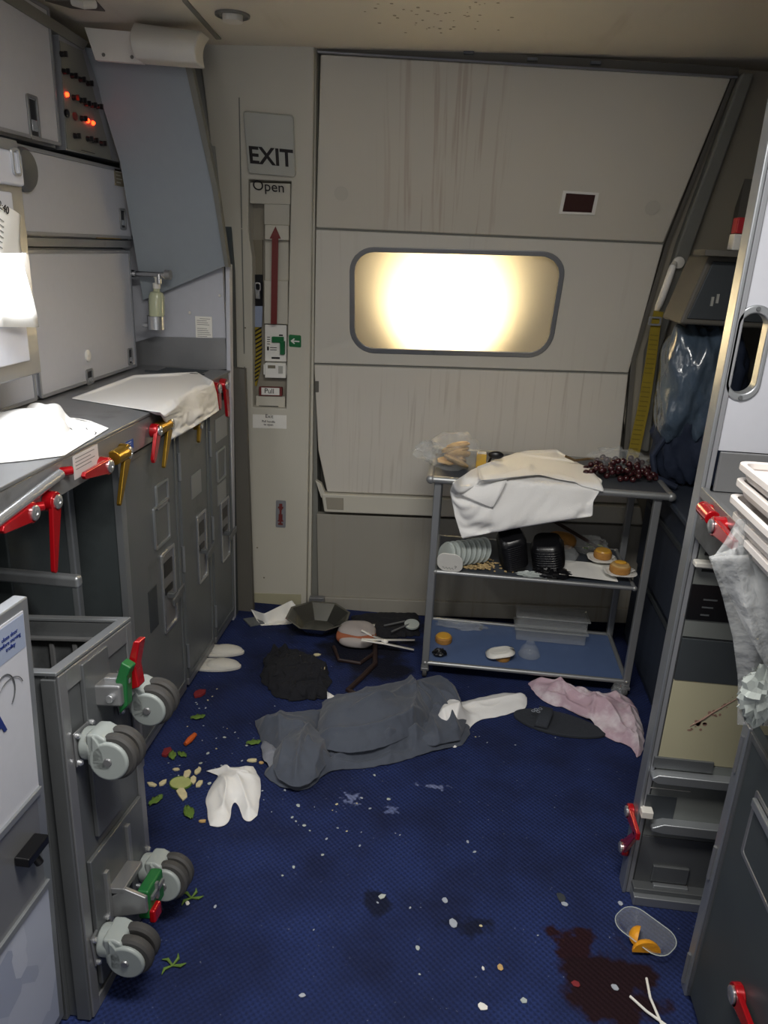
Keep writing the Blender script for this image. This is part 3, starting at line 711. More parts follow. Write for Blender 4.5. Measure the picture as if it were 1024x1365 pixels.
# ------------------------------------------------------------------ helpers for faces looking into the aisle
def fb(mb, x0, y0, x1, y1, X, d0, d1, side=1):
    a = at(x0, y0, x=X); b_ = at(x1, y1, x=X)
    return mb.box(*sorted((X + side * d0, X + side * d1)), *sorted((a.y, b_.y)), *sorted((a.z, b_.z)))
def yzbox(mb, X, y0, y1, z0, z1, d0, d1, side=1): return mb.box(*sorted((X + side * d0, X + side * d1)), y0, y1, z0, z1)
def yzring(mb, X, y0, y1, z0, z1, w, d0, d1, side=1):
    yc, zc = (y0 + y1) / 2, (z0 + z1) / 2
    O = [(X + side * d0, p[0], p[1]) for p in rr(y1 - y0, z1 - z0, .008, 3, yc, zc)]; I = [(X + side * d0, p[0], p[1]) for p in rr(y1 - y0 - 2 * w, z1 - z0 - 2 * w, .005, 3, yc, zc)]
    return mb.ring(O, I, (side * (d1 - d0), 0, 0))
XC = -1.3
def cabinet(name, label, y0, y1, z0, z1, m='laminate', depth=.45):
    t = thing(name, label, 'cabinet', (XC - depth / 2, (y0 + y1) / 2, z0))
    mb = MB(); mb.box(XC - depth, XC - .02, y0, y1, z0, z1); mb.build('carcass', 'laminate_edge', t)
    mb = MB(); yzbox(mb, XC, y0 + .012, y1 - .012, z0 + .012, z1 - .012, -.02, 0); dr = mb.build('door', m, t, bevel=.006)
    mb = MB(); yzring(mb, XC, y0 + .006, y1 - .006, z0 + .006, z1 - .006, .01, -.004, .003); mb.build('door_edging', 'laminate_edge', dr)
    return t, dr
def paddle(dr, y, z, w=.05, h=.085, X=XC):
    mb = MB(); yzring(mb, X, y - w / 2, y + w / 2, z - h / 2, z + h / 2, w * .16, 0, .005); hs = mb.build('latch', 'steel', dr, bevel=.001)
    mb = MB(); yzbox(mb, X, y - w * .33, y + w * .33, z - h * .4, z + h * .4, 0, .001); mb.build('latch_well', 'black_plastic', dr)
    mb = MB(); yzbox(mb, X, y - w * .25, y + w * .25, z - h * .3, z - h * .05, .001, .005); mb.build('latch_paddle', 'steel_bright', dr, bevel=.001)
top_c, d_ = cabinet('overhead_cabinet', 'pale grey overhead cabinet at the top left beside the switch panel', 1.75, 2.475, 1.90, 2.285)
p = at(44, 157, x=XC); paddle(d_, p.y, p.z, .06, .12)
mid_c, d_ = cabinet('wide_cabinet', 'wide flap cabinet between the overhead cabinet and the tall lower cupboard', 2.2, 2.965, 1.635, 1.888)
p = at(163, 292, x=XC); paddle(d_, p.y, p.z, .05, .075); p = at(158, 237, x=XC)
mb = MB(); yzbox(mb, XC, p.y - .035, p.y + .035, p.z - .028, p.z + .028, 0, .003); mb.build('door_placard', 'recess_dark', d_)
mb = MB(); [yzbox(mb, XC, p.y - .025, p.y + .02 - .01 * (k % 2), p.z + .018 - k * .012, p.z + .021 - k * .012, .003, .004) for k in range(4)]; mb.build('placard_lines', 'sign_grey', d_)
low_c, d_ = cabinet('tall_cupboard', 'tall pale grey cupboard above the worktop, left of the tap', 2.2, 2.93, 1.152, 1.605)
p = at(173, 475, x=XC); paddle(d_, p.y, p.z, .04, .065); p = at(119, 502, x=XC); paddle(d_, p.y, p.z, .05, .055)
p = at(116, 474, x=XC); mb = MB(); mb.lathe([(.016, 0), (.016, .006), (.012, .009), (0, .009)], p, (1, 0, 0), n=18, sy=1.3); mb.build('push_button', 'cap_white', d_)
nl, d_ = cabinet('white_cupboard', 'pale cupboard above the worktop, partly behind the hanging paper', 1.45, 2.19, 1.152, 1.605)
mb = MB(); mb.box(XC - .3, XC - .002, 2.2, 2.95, 1.609, 1.634); rl = mb.build('cupboard_rail', 'steel', mid_c)
mb = MB(); fb(mb, 128, 316.5, 160, 319, XC, 0, .004); mb.build('gold_strip', 'gold', mid_c)
# switch panel
t = thing('switch_panel', 'grey circuit breaker and switch panel with glowing red lamps, top left', 'control panel', (XC, 2.7, 1.9))
mb = MB(); mb.prism([at(*p, x=XC) for p in [(78, 46), (112, 62), (168, 218), (88, 200)]], (-.3, 0, 0)); mb.build('panel', 'laminate_edge', t)
mb = MB(); mb.prism([at(*p, x=XC + .003) for p in [(80, 54), (110, 68), (150, 214), (90, 198)]], (-.01, 0, 0)); mb.build('face_plate', 'grey_trim', t)
sw = []
for x, y in ((84, 95), (95, 101), (106, 106), (116, 111), (97, 130), (107, 134), (113, 138), (121, 140), (129, 142), (81, 72), (108, 158), (99, 181), (116, 185), (123, 187), (134, 191)):
    p = at(x, y, x=XC + .003); mb = MB(); mb.cyl(p, p + Vector((.012, 0, 0)), .009, .007, 10); s_ = mb.build('breaker_knob', 'black_plastic', t)
    mb = MB(); mb.box(p.x + .012, p.x + .022, p.y - .003, p.y + .003, p.z - .008, p.z + .008); mb.build('knob_bar', 'black_plastic', s_)
for x, y in ((88, 126), (116, 161), (123, 164)):
    p = at(x, y, x=XC + .003); mb = MB(); mb.ball((p.x + .003, p.y, p.z), .007, 12, 8); mb.build('indicator_lamp', 'led_red', t)
for x, y, mm in ((88, 151, 'black_plastic'), (99, 155, 'maroon')):
    p = at(x, y, x=XC + .003); mb = MB(); mb.lathe([(.012, 0), (.012, .006), (.008, .008), (0, .008)], p, (1, 0, 0), n=16); mb.build('round_button', mm, t)
mb = MB(); fb(mb, 108, 200, 126, 205, XC + .003, 0, .004); mb.build('display_slot', 'black', t)
mb = MB(); mb.prism([at(0, -22, x=XC + .005), at(20, -8, x=XC + .005), at(118, 56, x=XC + .005), at(112, 66, x=XC + .005), at(0, -3, x=XC + .005)], (-.02, 0, 0)); struct(mb.build('trim_5', 'grey_trim'))

# near tall unit at the picture's left edge
XT = -1.1
t = thing('tall_galley_unit', 'tall grey galley unit with latched boxes, cut off by the left edge', 'galley unit', (XT - .2, 1.7, 1.17))
ye = 1.885
zt = at(26, 188, x=XT).z; zb = 1.17
mb = MB(); mb.box(XT - .195, XT - .012, 1.3, ye, 1.3, zt); mb.build('body', 'laminate_edge', t, bevel=.004)
mb = MB(); mb.box(XT - .012, XT, 1.3, ye, 1.3, zt); mb.build('face_frame', 'steel', t, bevel=.004)
mb = MB(); yzbox(mb, XT, 1.45, at(21, 220, x=XT).y, at(10, 247, x=XT).z, at(10, 201, x=XT).z, 0, .02); bx_ = mb.build('latched_box', 'laminate', t, bevel=.008)
mb = MB(); p = at(21, 216, x=XT + .02); yzring(mb, XT + .02, p.y - .02, p.y + .012, p.z - .03, p.z + .03, .005, 0, .006); mb.build('wire_latch', 'steel_bright', bx_)
mb = MB(); yzbox(mb, XT, 1.45, at(24, 300, x=XT).y - .02, 1.34, at(10, 256, x=XT).z, 0, .006); mb.build('lower_door', 'laminate', t, bevel=.004)
p = at(4, 412, x=XT + .006); mb = MB(); mb.lathe([(.018, 0), (.018, .006), (0, .008)], p, (1, 0, 0), n=18); mb.build('button', 'cap_white', t)
p = at(34, 227, x=XC); mb = MB(); mb.lathe([(.06, 0), (.06, .012), (.052, .02), (.04, .018), (0, .012)], (XC, p.y - .02, p.z), (1, 0, 0), n=26); tag(mb.build('round_vent', 'steel_dark'), 'round dark vent disc on the wide flap cabinet, behind the tall unit', 'vent')
# hanging paper
G = []
Xp = XT + .03
for j in range(9):
    f_ = j / 8; l = at(-6 + 12 * f_ - 4, 268 + 168 * f_, x=Xp); r_ = at(27 + 20 * f_, 287 + 149 * f_, x=Xp)
    G.append([l.lerp(r_, k / 6) + Vector((.01 * math.sin(f_ * 5 + k * .5), 0, 0)) for k in range(7)])
mb = MB(); mb.surf(G); pp = mb.build('hanging_paper', 'paper', solid=.0006, sharp=3, tag_=('long white paper list hanging from the tall unit at the left edge', 'paper'))
mb = MB(); mb.M = frame(at(3, 276, x=Xp + .012), (0, 1, -.38), (0, .3, 1))
random.seed(5)
for k in range(13):
    w_ = .012 + random.random() * .014
    mb.box(-.01, -.01 + w_, -.03 - k * .012, -.028 - k * .012, 0, .0006)
mb.build('handwriting', 'text_faint', pp)
text('paper_numbers', '2:40', .024, frame(at(5, 277, x=Xp + .013), (0, 1, -.38), (0, .3, 1)), 'text', pp)

# soap dispenser and tap on the end wall
t = thing('soap_dispenser', 'clear soap bottle in a steel wall holder beside the tap', 'soap dispenser', at(213, 432, y=2.93))
c = at(213, 425, y=2.92)
mb = MB(); c0 = at(205, 430, y=2.92); mb.lathe([(.034, 0), (.034, .05), (.036, .052), (.031, .052), (.03, .006), (0, .006)], (c0.x + .01, 2.92, c0.z - .025), n=28); mb.build('holder_cup', 'steel_bright', t)
mb = MB(); mb.prism([(c0.x - .05 + p[0], 3.04, c0.z + .03 + p[1]) for p in rr(.03, .13, .014)], (0, -.012, 0)); mb.box(c0.x - .05, c0.x - .01, 2.92, 3.04, c0.z - .02, c0.z - .005); mb.build('holder_back', 'steel_bright', t, bevel=.003)
mb = MB(); mb.lathe([(.028, 0), (.03, .01), (.03, .11), (.024, .125), (.013, .13), (.013, .14), (0, .14)], (c0.x + .012, 2.92, c0.z - .01), (.05, 0, 1), n=28); mb.build('bottle', 'soap', t)
mb = MB(); mb.lathe([(.026, 0), (.026, .06), (0, .06)], (c0.x + .0125, 2.92, c0.z - .005), (.05, 0, 1), n=24); mb.build('soap_liquid', 'lime', t)
mb = MB(); q = Vector((c0.x + .02, 2.92, c0.z + .13)); mb.lathe([(.015, 0), (.015, .02), (.006, .022), (.006, .04), (.012, .042), (.012, .052), (0, .052)], q, n=16); mb.tube([q + Vector((0, 0, .047)), q + Vector((.03, -.01, .047)), q + Vector((.045, -.015, .04))], .005); mb.build('pump', 'cap_white', t)
t = thing('tap', 'chrome tap above the worktop at the end wall', 'tap', at(185, 364, y=2.95))
a = at(181, 365, y=2.94); b_ = at(222, 366, y=2.9)
mb = MB(); mb.tube([a, b_], .011, 16); mb.tube([b_ + Vector((-.03, 0, 0)), b_ + Vector((-.03, 0, -.035))], .009, 14); mb.build('spout', 'chrome', t)
mb = MB(); mb.lathe([(.018, 0), (.018, .02), (0, .02)], b_ + Vector((-.004, 0, 0)), (1, 0, 0), n=18); mb.build('aerator', 'steel', t)
mb = MB(); mb.cyl((XC - .02, a.y, a.z), (a.x, a.y, a.z), .016, .014); mb.build('wall_mount', 'chrome', t)

# ------------------------------------------------------------------ worktop with turn latches
ZW = 1.15; XW = -.93
t = thing('worktop', 'long stainless steel worktop on the left with red and gold turn latches', 'worktop', (-1.1, 1.9, 1.06)); wt = t
mb = MB(); mb.box(-1.32, XW + .004, .5, 2.29, ZW - .01, ZW); mb.box(-1.32, XW - .012, 2.29, 3.02, ZW - .01, ZW - .0005); mb.build('steel_sheet', 'steel', t, bevel=.003)
mb = MB(); mb.box(XW - .02, XW, .5, 2.285, 1.055, ZW - .011); mb.box(XW - .035, XW - .016, 2.285, 3.01, 1.075, ZW - .011); mb.build('front_apron', 'steel', t, bevel=.003)
mb = MB(); mb.box(-1.3, XW - .02, .5, 3.0, 1.10, 1.139); mb.build('underside', 'alu_dark', t)
mb = MB()
for k in range(9): mb.box(-1.2, -1.02, 2.88 + k * .012, 2.885 + k * .012, ZW, ZW + .002)
mb.box(-1.24, -1.0, 2.86, 2.87, ZW, ZW + .005); mb.build('drain_grille', 'alu_dark', t)
mb = MB(); fb(mb, 167, 590, 178, 597, XW, 0, .001); mb.build('blue_sticker', 'blue_label', t)
p = at(172, 593, x=XW); 
mb = MB(); [yzbox(mb, XW, p.y - .015, p.y + .012 - .004 * k, p.z + .006 - k * .007, p.z + .0075 - k * .007, .001, .0015) for k in range(3)]; mb.build('sticker_print', 'white_sign', t)
mb = MB(); p = at(114, 620, x=XW); yzbox(mb, XW, p.y - .06, p.y + .07, 1.075, 1.135, 0, .001); mb.build('paper_label', 'tray_plastic', t)
mb = MB(); [yzbox(mb, XW, p.y - .05, p.y + .05 - .02 * (k % 2), 1.125 - k * .009, 1.127 - k * .009, .001, .0014) for k in range(4)]; mb.build('label_print', 'text_faint', t)
def turn_latch(px, py, m, tip, X=XW, w0=.02, w1=.01, parent=wt, out=.012, side=1, barrel=.0):
    p = at(px, py, x=X + side * out); q = at(*tip, x=X + side * out)
    ax = Vector((side, 0, 0)); mb = MB(); base = p - ax * out
    mb.cyl(base, p + ax * .012, w0 * .75, w0 * .7, 18)
    dr = (q - p).normalized(); nn = dr.cross(ax).normalized()
    pts = [p + nn * w0 * .62 - dr * w0 * .3, p - nn * w0 * .62 - dr * w0 * .3, q - nn * w1 * .5, q + dr * w1 * .4, q + nn * w1 * .5]
    mb.prism([v + ax * .002 for v in pts], ax * .012)
    if barrel: mb.cyl(p + Vector((0, -barrel, .001)), p + Vector((0, 0, .001)), w0 * .6, w0 * .65, 16)
    o = mb.build('turn_latch', m, parent, bevel=.0025, seg=2)
    mb = MB(); mb.lathe([(w0 * .5, 0), (w0 * .5, .004), (w0 * .4, .006), (w0 * .15, .006), (w0 * .12, .004), (0, .004)], p + ax * .014, ax, n=18); mb.build('screw', 'steel_bright', o)
    return o
turn_latch(166, 603, 'gold', (155, 672), w0=.034, w1=.012, barrel=.07)
turn_latch(223, 565, 'gold', (215, 622), w0=.034, w1=.012, barrel=.09)
turn_latch(207, 574, 'red_latch', (201, 614), w0=.03, w1=.02)
turn_latch(140, 621, 'red_latch', (108, 634), w0=.034, w1=.018)
turn_latch(38, 683, 'red_latch', (-2, 706), w0=.034, w1=.018)
turn_latch(69, 668, 'red_latch', (68, 761), w0=.034, w1=.014)
turn_latch(288, 518, 'red_latch', (290, 543), w0=.036, w1=.03, X=XW - .015)
turn_latch(298, 513, 'red_latch', (301, 553), w0=.036, w1=.03, X=XW - .015)
turn_latch(263, 568, 'gold', (262, 588), w0=.02, w1=.016, X=XW - .015)
mb = MB(); mb.cyl(at(-10, 700, x=XW + .012), at(80, 632, x=XW + .012), .0125, .0125, 18); mb.build('retainer_bar', 'steel_bright', wt)
for x, y in ((87, 628), (48, 676), (142, 618)):
    mb = MB(); p = at(x, y, x=XW + .006); mb.cyl(p - Vector((.01, .012, 0)), p + Vector((.012, .012, 0)), .012, .011, 14); mb.build('bar_stop', 'red_latch', wt, bevel=.002)

# ------------------------------------------------------------------ upright trolleys under the worktop
def galley_trolley(y0, y1, xf, label, feats, group='trolleys under the left worktop', z1=1.045):
    t = thing('galley_trolley', label, 'trolley', (xf - .35, (y0 + y1) / 2, 0), group=group)
    mb = MB(); mb.box(xf - .74, xf - .024, y0, y1, .035, z1); mb.build('body', 'alu_dark', t, bevel=.004)
    mb = MB(); mb.box(xf - .022, xf, y0 + .004, y1 - .004, .05, z1 - .004); dr = mb.build('door', 'alu_door', t, bevel=.004)
    mb = MB(); yzring(mb, xf, y0 + .004, y1 - .004, .05, z1 - .004, .018, 0, .004); mb.build('door_frame', 'alu_door', dr, bevel=.001)
    mb = MB(); mb.box(xf - .02, xf + .002, y0 + .002, y1 - .002, .02, .05); mb.build('bumper', 'steel', t, bevel=.004)
    for zz in (.15, .55, .9):
        mb = MB(); mb.cyl((xf + .002, y0 + .004, zz - .05), (xf + .002, y0 + .004, zz + .05), .006, .006, 10); mb.build('hinge', 'alu_frame', dr)
    for f_ in feats: f_(dr, xf)
    for yy in (y0 + .05, y1 - .05):
        mb = MB(); mb.cyl((xf - .1, yy - .015, .03), (xf - .1, yy + .015, .03), .03, .03, 16); mb.build('caster', 'rubber', t)
    return t
def F_holder(x0, y0, x1, y1):
    def g(dr, X):
        a, b_ = at(x0, y0, x=X), at(x1, y1, x=X); mb = MB(); yzring(mb, X, *sorted((a.y, b_.y)), *sorted((a.z, b_.z)), .008, 0, .006); h = mb.build('card_holder', 'alu_frame', dr)
        mb = MB(); yzbox(mb, X, *sorted((a.y + .004, b_.y - .004)), *sorted((a.z, b_.z)), 0, .001); mb.build('card_back', 'alu_door', h)
    return g
def F_plain(x0, y0, x1, y1, m='alu_frame'):
    def g(dr, X): mb = MB(); fb(mb, x0, y0, x1, y1, X, 0, .003); mb.build('label_plate', m, dr, bevel=.001)
    return g
def F_latch(x0, y0, x1, y1):
    def g(dr, X):
        a, b_ = at(x0, y0, x=X), at(x1, y1, x=X); ya, yb = sorted((a.y, b_.y)); za, zb = sorted((a.z, b_.z)); h = zb - za; w = yb - ya
        mb = MB(); yzring(mb, X, ya, yb, za, zb, .012, 0, .006); pl = mb.build('latch_plate', 'steel_bright', dr, bevel=.001)
        mb = MB(); yzbox(mb, X, ya + .008, yb - .008, za + .008, zb - .008, 0, .0015); mb.build('latch_well', 'steel', pl)
        mb = MB(); yzbox(mb, X, ya + w * .2, yb - w * .2, zb - h * .32, zb - h * .14, .001, .003); yzbox(mb, X, ya + w * .2, yb - w * .25, za + h * .47, za + h * .55, .001, .004); mb.build('latch_slot', 'black_plastic', pl)
        mb = MB(); mb.box(X + .001, X + .03, ya + w * .3, ya + w * .45, za + h * .42, za + h * .48); mb.prism([(X + .03, ya + w * .1, za + h * .36), (X + .03, yb - w * .05, za + h * .40), (X + .03, yb - w * .05, za + h * .5), (X + .03, ya + w * .1, za + h * .44)], (.008, 0, 0)); mb.build('latch_handle', 'steel_dark', pl, bevel=.002)
    return g
XF = -.952
galley_trolley(1.985, 2.41, XF, 'nearest grey metal trolley under the left worktop, steel latch with dark lever', [F_holder(206, 648, 224, 668), F_holder(203, 678, 226, 716), F_latch(213, 740, 236, 826), F_plain(197, 790, 211, 832, 'alu_dark')])
galley_trolley(2.43, 2.74, XF, 'middle grey metal trolley under the left worktop, between two others', [F_plain(254, 635, 268, 655), F_latch(261, 688, 276, 766)])
galley_trolley(2.76, 3.03, XF, 'grey metal trolley at the far end under the left worktop, with an upright card holder', [F_holder(288, 602, 300, 634), F_plain(286, 560, 302, 580), F_plain(289, 648, 301, 664), F_latch(293, 670, 306, 738)])
# side partition and open bay
mb = MB(); mb.box(-1.6, -.945, 1.955, 1.978, 0, 1.10); sp = struct(mb.build('galley_divider', 'partition_grey'))
mb = MB(); mb.box(-.96, -.94, 1.95, 1.98, 0, 1.10); mb.build('divider_edge', 'alu_frame', sp)
mb = MB(); mb.box(-1.62, -1.6, .4, 3.05, 0, 1.1); struct(mb.build('bay_back', 'alu_dark'))
t = thing('stowed_trolley', 'trolley stowed deep in the open bay behind the upturned one, pale edges only', 'trolley', (-1.3, 1.8, 0))
mb = MB(); pa, pb = at(103, 640, y=1.935), at(103, 780, y=1.935)
mb.box(-1.55, -1.09, 1.63, 1.93, .03, .99); mb.build('body', 'partition_grey', t, bevel=.006)
mb = MB(); mb.box(-1.092, -1.07, 1.905, 1.935, .2, .99); mb.build('corner_post', 'alu_frame', t, bevel=.006)
mb = MB(); z_ = at(60, 775, y=1.60).z; mb.box(-1.5, at(104, 775, y=1.60).x, 1.60, 1.628, z_ - .016, z_ + .018); mb.build('bumper_rail', 'alu_frame', t, bevel=.01)

# ------------------------------------------------------------------ upturned open trolley with its wheels towards the aisle
t = thing('upturned_trolley', 'open metal trolley standing on end with its wheels facing the aisle, bottom left', 'trolley', (-.705, 1.135, 0.005), (-.135, -.075, 0)); ut = t
Mx = W(t)
Dp, Wd, Ht = .62, .335, .815
mb = MB(Mx); mb.box(-.02, 0, 0, Wd, 0, Ht - .004); wsl = mb.build('bottom_plate', 'steel_dark', t, bevel=.003)
mb = MB(Mx); mb.box(-Dp, -.02, 0, .018, 0, Ht - .004); mb.build('side_wall', 'steel_dark', t, bevel=.003)
mb = MB(Mx); mb.box(-Dp, -.02, Wd - .018, Wd, 0, Ht - .004); mb.build('side_wall', 'steel_dark', t, bevel=.003)
mb = MB(Mx); mb.box(-Dp, -Dp + .018, .018, Wd - .018, 0, Ht - .004); mb.build('top_wall', 'steel_dark', t)
mb = MB(Mx); mb.box(-Dp + .018, -.02, .018, Wd - .018, .0, .02); mb.build('end_panel', 'steel_dark', t)
mb = MB(Mx); o_ = [(0.004, -.004, Ht - .004), (0.004, Wd + .004, Ht - .004), (-Dp, Wd + .004, Ht - .004), (-Dp, -.004, Ht - .004)]; i_ = [(-.022, .02, Ht - .004), (-.022, Wd - .02, Ht - .004), (-Dp + .02, Wd - .02, Ht - .004), (-Dp + .02, .02, Ht - .004)]
mb.ring(o_, i_, (0, 0, .008)); mb.build('rim', 'alu_frame', t, bevel=.002)
mb = MB(Mx)
for k in range(9): mb.box(-.08 - k * .06, -.068 - k * .06, Wd - .026, Wd - .018, .05, Ht - .06)
mb.box(-Dp, -.03, Wd - .034, Wd - .018, Ht - .05, Ht - .042); mb.build('shelf_runners', 'steel', t, bevel=.002)
mb = MB(Mx)
for k in range(4): mb.box(-.028, -.02, .05 + k * .07, .058 + k * .07, .05, Ht - .06)
mb.build('inner_ribs', 'steel', t)
mb = MB(Mx)                                           # frame of the wheel side
mb.box(0, .006, .0, .03, 0, Ht - .006); mb.box(0, .006, Wd - .03, Wd, 0, Ht - .006); mb.box(0, .006, .03, Wd - .03, Ht - .05, Ht - .006); mb.box(0, .006, .03, Wd - .03, 0, .03); mb.build('edge_frame', 'steel', t, bevel=.002)
mb = MB(Mx); mb.box(-.09, -.05, -.012, 0, .0, Ht - .02); mb.box(-.03, .002, -.008, 0, 0, Ht - .01); mb.box(-.2, -.12, -.006, 0, .0, Ht - .01); mb.build('corner_rails', 'steel_dark', t, bevel=.002)
mb = MB(Mx); mb.box(-.075, -.045, -.018, -.012, .43, .8); mb.build('side_clip', 'alu_dark', t, bevel=.002)
mb = MB(Mx); mb.box(.0, .012, .085, .20, .39, .80); mb.build('channel_upper', 'steel_dark', t, bevel=.003)
mb = MB(Mx); mb.box(.0, .012, .04, .30, .05, .36); mb.build('channel_lower', 'steel_dark', t, bevel=.003)
mb = MB(Mx); mb.box(.0, .02, .085, .10, .06, .30); mb.box(.0, .02, .20, .215, .10, .34); mb.build('channel_lips', 'steel', t, bevel=.002)
def caster(y, z, ang=0, s=1.0):
    base = Mx @ Matrix.Translation((0.006, y, z)) @ Matrix.Rotation(ang, 4, 'X') @ Matrix.Scale(.86, 4)
    mb = MB(base); mb.box(0, .006, -.045, .045, -.045, .045); pl = mb.build('mount_plate', 'steel', t, bevel=.003)
    for a, b_ in ((-.036, -.036), (.036, -.036), (-.036, .036), (.036, .036)):
        mb = MB(base); mb.lathe([(.008, 0), (.008, .006), (.005, .01), (0, .01)], (.006, a, b_), (1, 0, 0), n=10); mb.build('bolt', 'steel_bright', pl)
    mb = MB(base); mb.cyl((.006, 0, 0), (.04, 0, 0), .040, .042, 24)
    # hood: rounded body from the collar over the wheels
    pts = [(.03, 0, .042), (.06, 0, .042), (.082, 0, .030), (.082, 0, .010), (.062, 0, -.03), (.05, 0, -.045), (.03, 0, -.042)]
    mb.prism([(p[0], -.040, p[2]) for p in pts], (0, .078, 0)); hood = mb.build('caster_hood', 'caster_grey', t, bevel=.006)
    cx, cz = .094, -.022
    for yy in (-.034, .006):
        mb = MB(base); mb.lathe([(.0, 0), (.052, 0), (.058, .005), (.059, .014), (.058, .023), (.052, .028), (0, .028)], (cx, yy, cz), (0, 1, 0), n=36); w_ = mb.build('wheel', 'rubber', t)
    mb = MB(base); mb.lathe([(0, 0), (.046, 0), (.050, .004), (.050, .012), (0, .012)], (cx - .008, -.046, cz - .004), (0, 1, 0), n=32); 
    mb.prism([(.05, -.046, .042), (.06, -.046, .03), (.075, -.046, -.0), (.08, -.046, -.05), (.045, -.046, -.045)], (0, .012, 0)); mb.build('side_cover', 'caster_grey', hood, bevel=.003)
    mb = MB(base); mb.lathe([(.011, 0), (.009, -.004), (0, -.004)], (cx - .008, -.046, cz - .004), (0, 1, 0), n=16); mb.build('axle_cap', 'steel', hood)
caster(.065, .632); caster(.262, .655, .1); caster(.275, .175, -.05); caster(.055, .155, .12)
# brake pedals
mb = MB(Mx); mb.box(.006, .07, .125, .20, .685, .735); mb.build('brake_housing', 'steel', t, bevel=.006)
mb = MB(Mx); mb.box(.02, .08, .15, .16, .73, .742); mb.cyl((.05, .11, .71), (.05, .22, .71), .009, .009, 12); mb.build('brake_lever', 'steel_bright', t, bevel=.002)
mb = MB(Mx); mb.prism([(.055, .14, .66), (.075, .14, .68), (.08, .14, .75), (.092, .14, .772), (.07, .14, .785), (.052, .14, .74)], (0, .03, 0)); mb.build('green_brake_pedal', 'green_pedal', t, bevel=.004)
mb = MB(Mx); mb.prism([(.06, .175, .70), (.09, .175, .71), (.085, .175, .76), (.10, .175, .82), (.084, .175, .82), (.068, .175, .77), (.072, .175, .73)], (0, .035, 0)); mb.build('red_brake_pedal', 'red_latch', t, bevel=.004)
mb = MB(Mx); mb.prism([(.006, .10, .22), (.05, .10, .25), (.10, .10, .23), (.10, .10, .19), (.006, .10, .17)], (0, .012, 0)); mb.box(.006, .05, .10, .20, .235, .25); mb.build('brake_bracket', 'steel', t, bevel=.003)
mb = MB(Mx); mb.box(.07, .10, .115, .20, .16, .235); mb.build('green_brake_pedal', 'green_pedal', t, bevel=.006)
mb = MB(Mx); mb.box(.095, .112, .115, .155, .15, .185); mb.build('red_brake_pedal', 'red_latch', t, bevel=.006)
mb = MB(Mx); mb.box(.1, .106, .125, .19, .205, .215); mb.box(.1, .106, .15, .16, .19, .23); mb.build('pedal_cross', 'steel', t)

# near upright trolley with printed panel, cut by the left edge
XN = -.754; y1n = 1.152
t = thing('printed_trolley', 'trolley with a pale geometric print and blue logo on its door, bottom left corner', 'trolley', (XN - .3, 1.0, 0), (-.055, 0, 0))
t.location = (XN - .3, .98, 0); Mx = W(t); m_ = t
ox = .3; y0n, y1n = -.18, .135
mb = MB(Mx); mb.box(-.4, ox - .035, y0n, y1n - .02, .03, .98); mb.build('body', 'alu_dark', t, bevel=.004)
mb = MB(Mx); mb.box(ox - .03, ox - .002, y0n, y1n, .035, 1.03); dr = mb.build('door', 'alu_frame', t, bevel=.004)
mb = MB(Mx); mb.box(ox - .002, ox, y0n + .02, y1n - .022, .64, 1.01); mb.build('upper_print', 'laminate', dr)
mb = MB(Mx); mb.box(ox - .002, ox, y0n + .02, y1n - .022, .06, .40); mb.build('lower_print', 'geometric_print', dr)
mb = MB(Mx); mb.box(ox, ox + .0008, y0n + .02, y1n - .024, .94, 1.005); mb.build('label_band', 'geo_blue', dr)
for z_ in (.405, .625):
    mb = MB(Mx); mb.box(ox - .002, ox + .006, y0n, y1n - .02, z_, z_ + .015); mb.build('cross_trim', 'alu_frame', dr, bevel=.002)
mb = MB(Mx); mb.box(ox - .002, ox - .0005, y0n, y1n - .03, .42, .625); mb.build('latch_recess', 'steel', dr)
mb = MB(Mx); mb.box(ox, ox + .03, y1n - .12, y1n - .05, .535, .555); mb.cyl((ox, y1n - .07, .53), (ox + .02, y1n - .07, .50), .008, .008, 12); mb.build('latch_lever', 'black_plastic', dr, bevel=.003)
A = Mx @ frame((ox + .0012, 0, 0), (0, 1, 0), (0, 0, 1))
text('logo_letter', 'A', .06, A @ Matrix.Translation((y1n - .125, .835, 0)), 'navy_text', dr, bold=True)
text('door_notice', 'close door\nbefore moving\ntrolley', .011, A @ Matrix.Translation((y1n - .07, .972, 0)), 'navy_text', dr)
mb = MB(A); mb.tube([(y1n - .10 + .03 * math.cos(a_), .885 + .035 * math.sin(a_), .001) for a_ in np.linspace(-.9, 2.6, 16)], .0012, 6); mb.tube([(y1n - .085 + .04 * math.cos(a_), .875 + .03 * math.sin(a_), .001) for a_ in np.linspace(.2, 3.4, 16)], .0008, 6); mb.build('logo_swirl', 'steel_dark', dr)

# =================================================================== RIGHT-HAND GALLEY
XR = .556; YR = 1.70
rg = sempty('wall_right', (XR + .2, YR, 0))
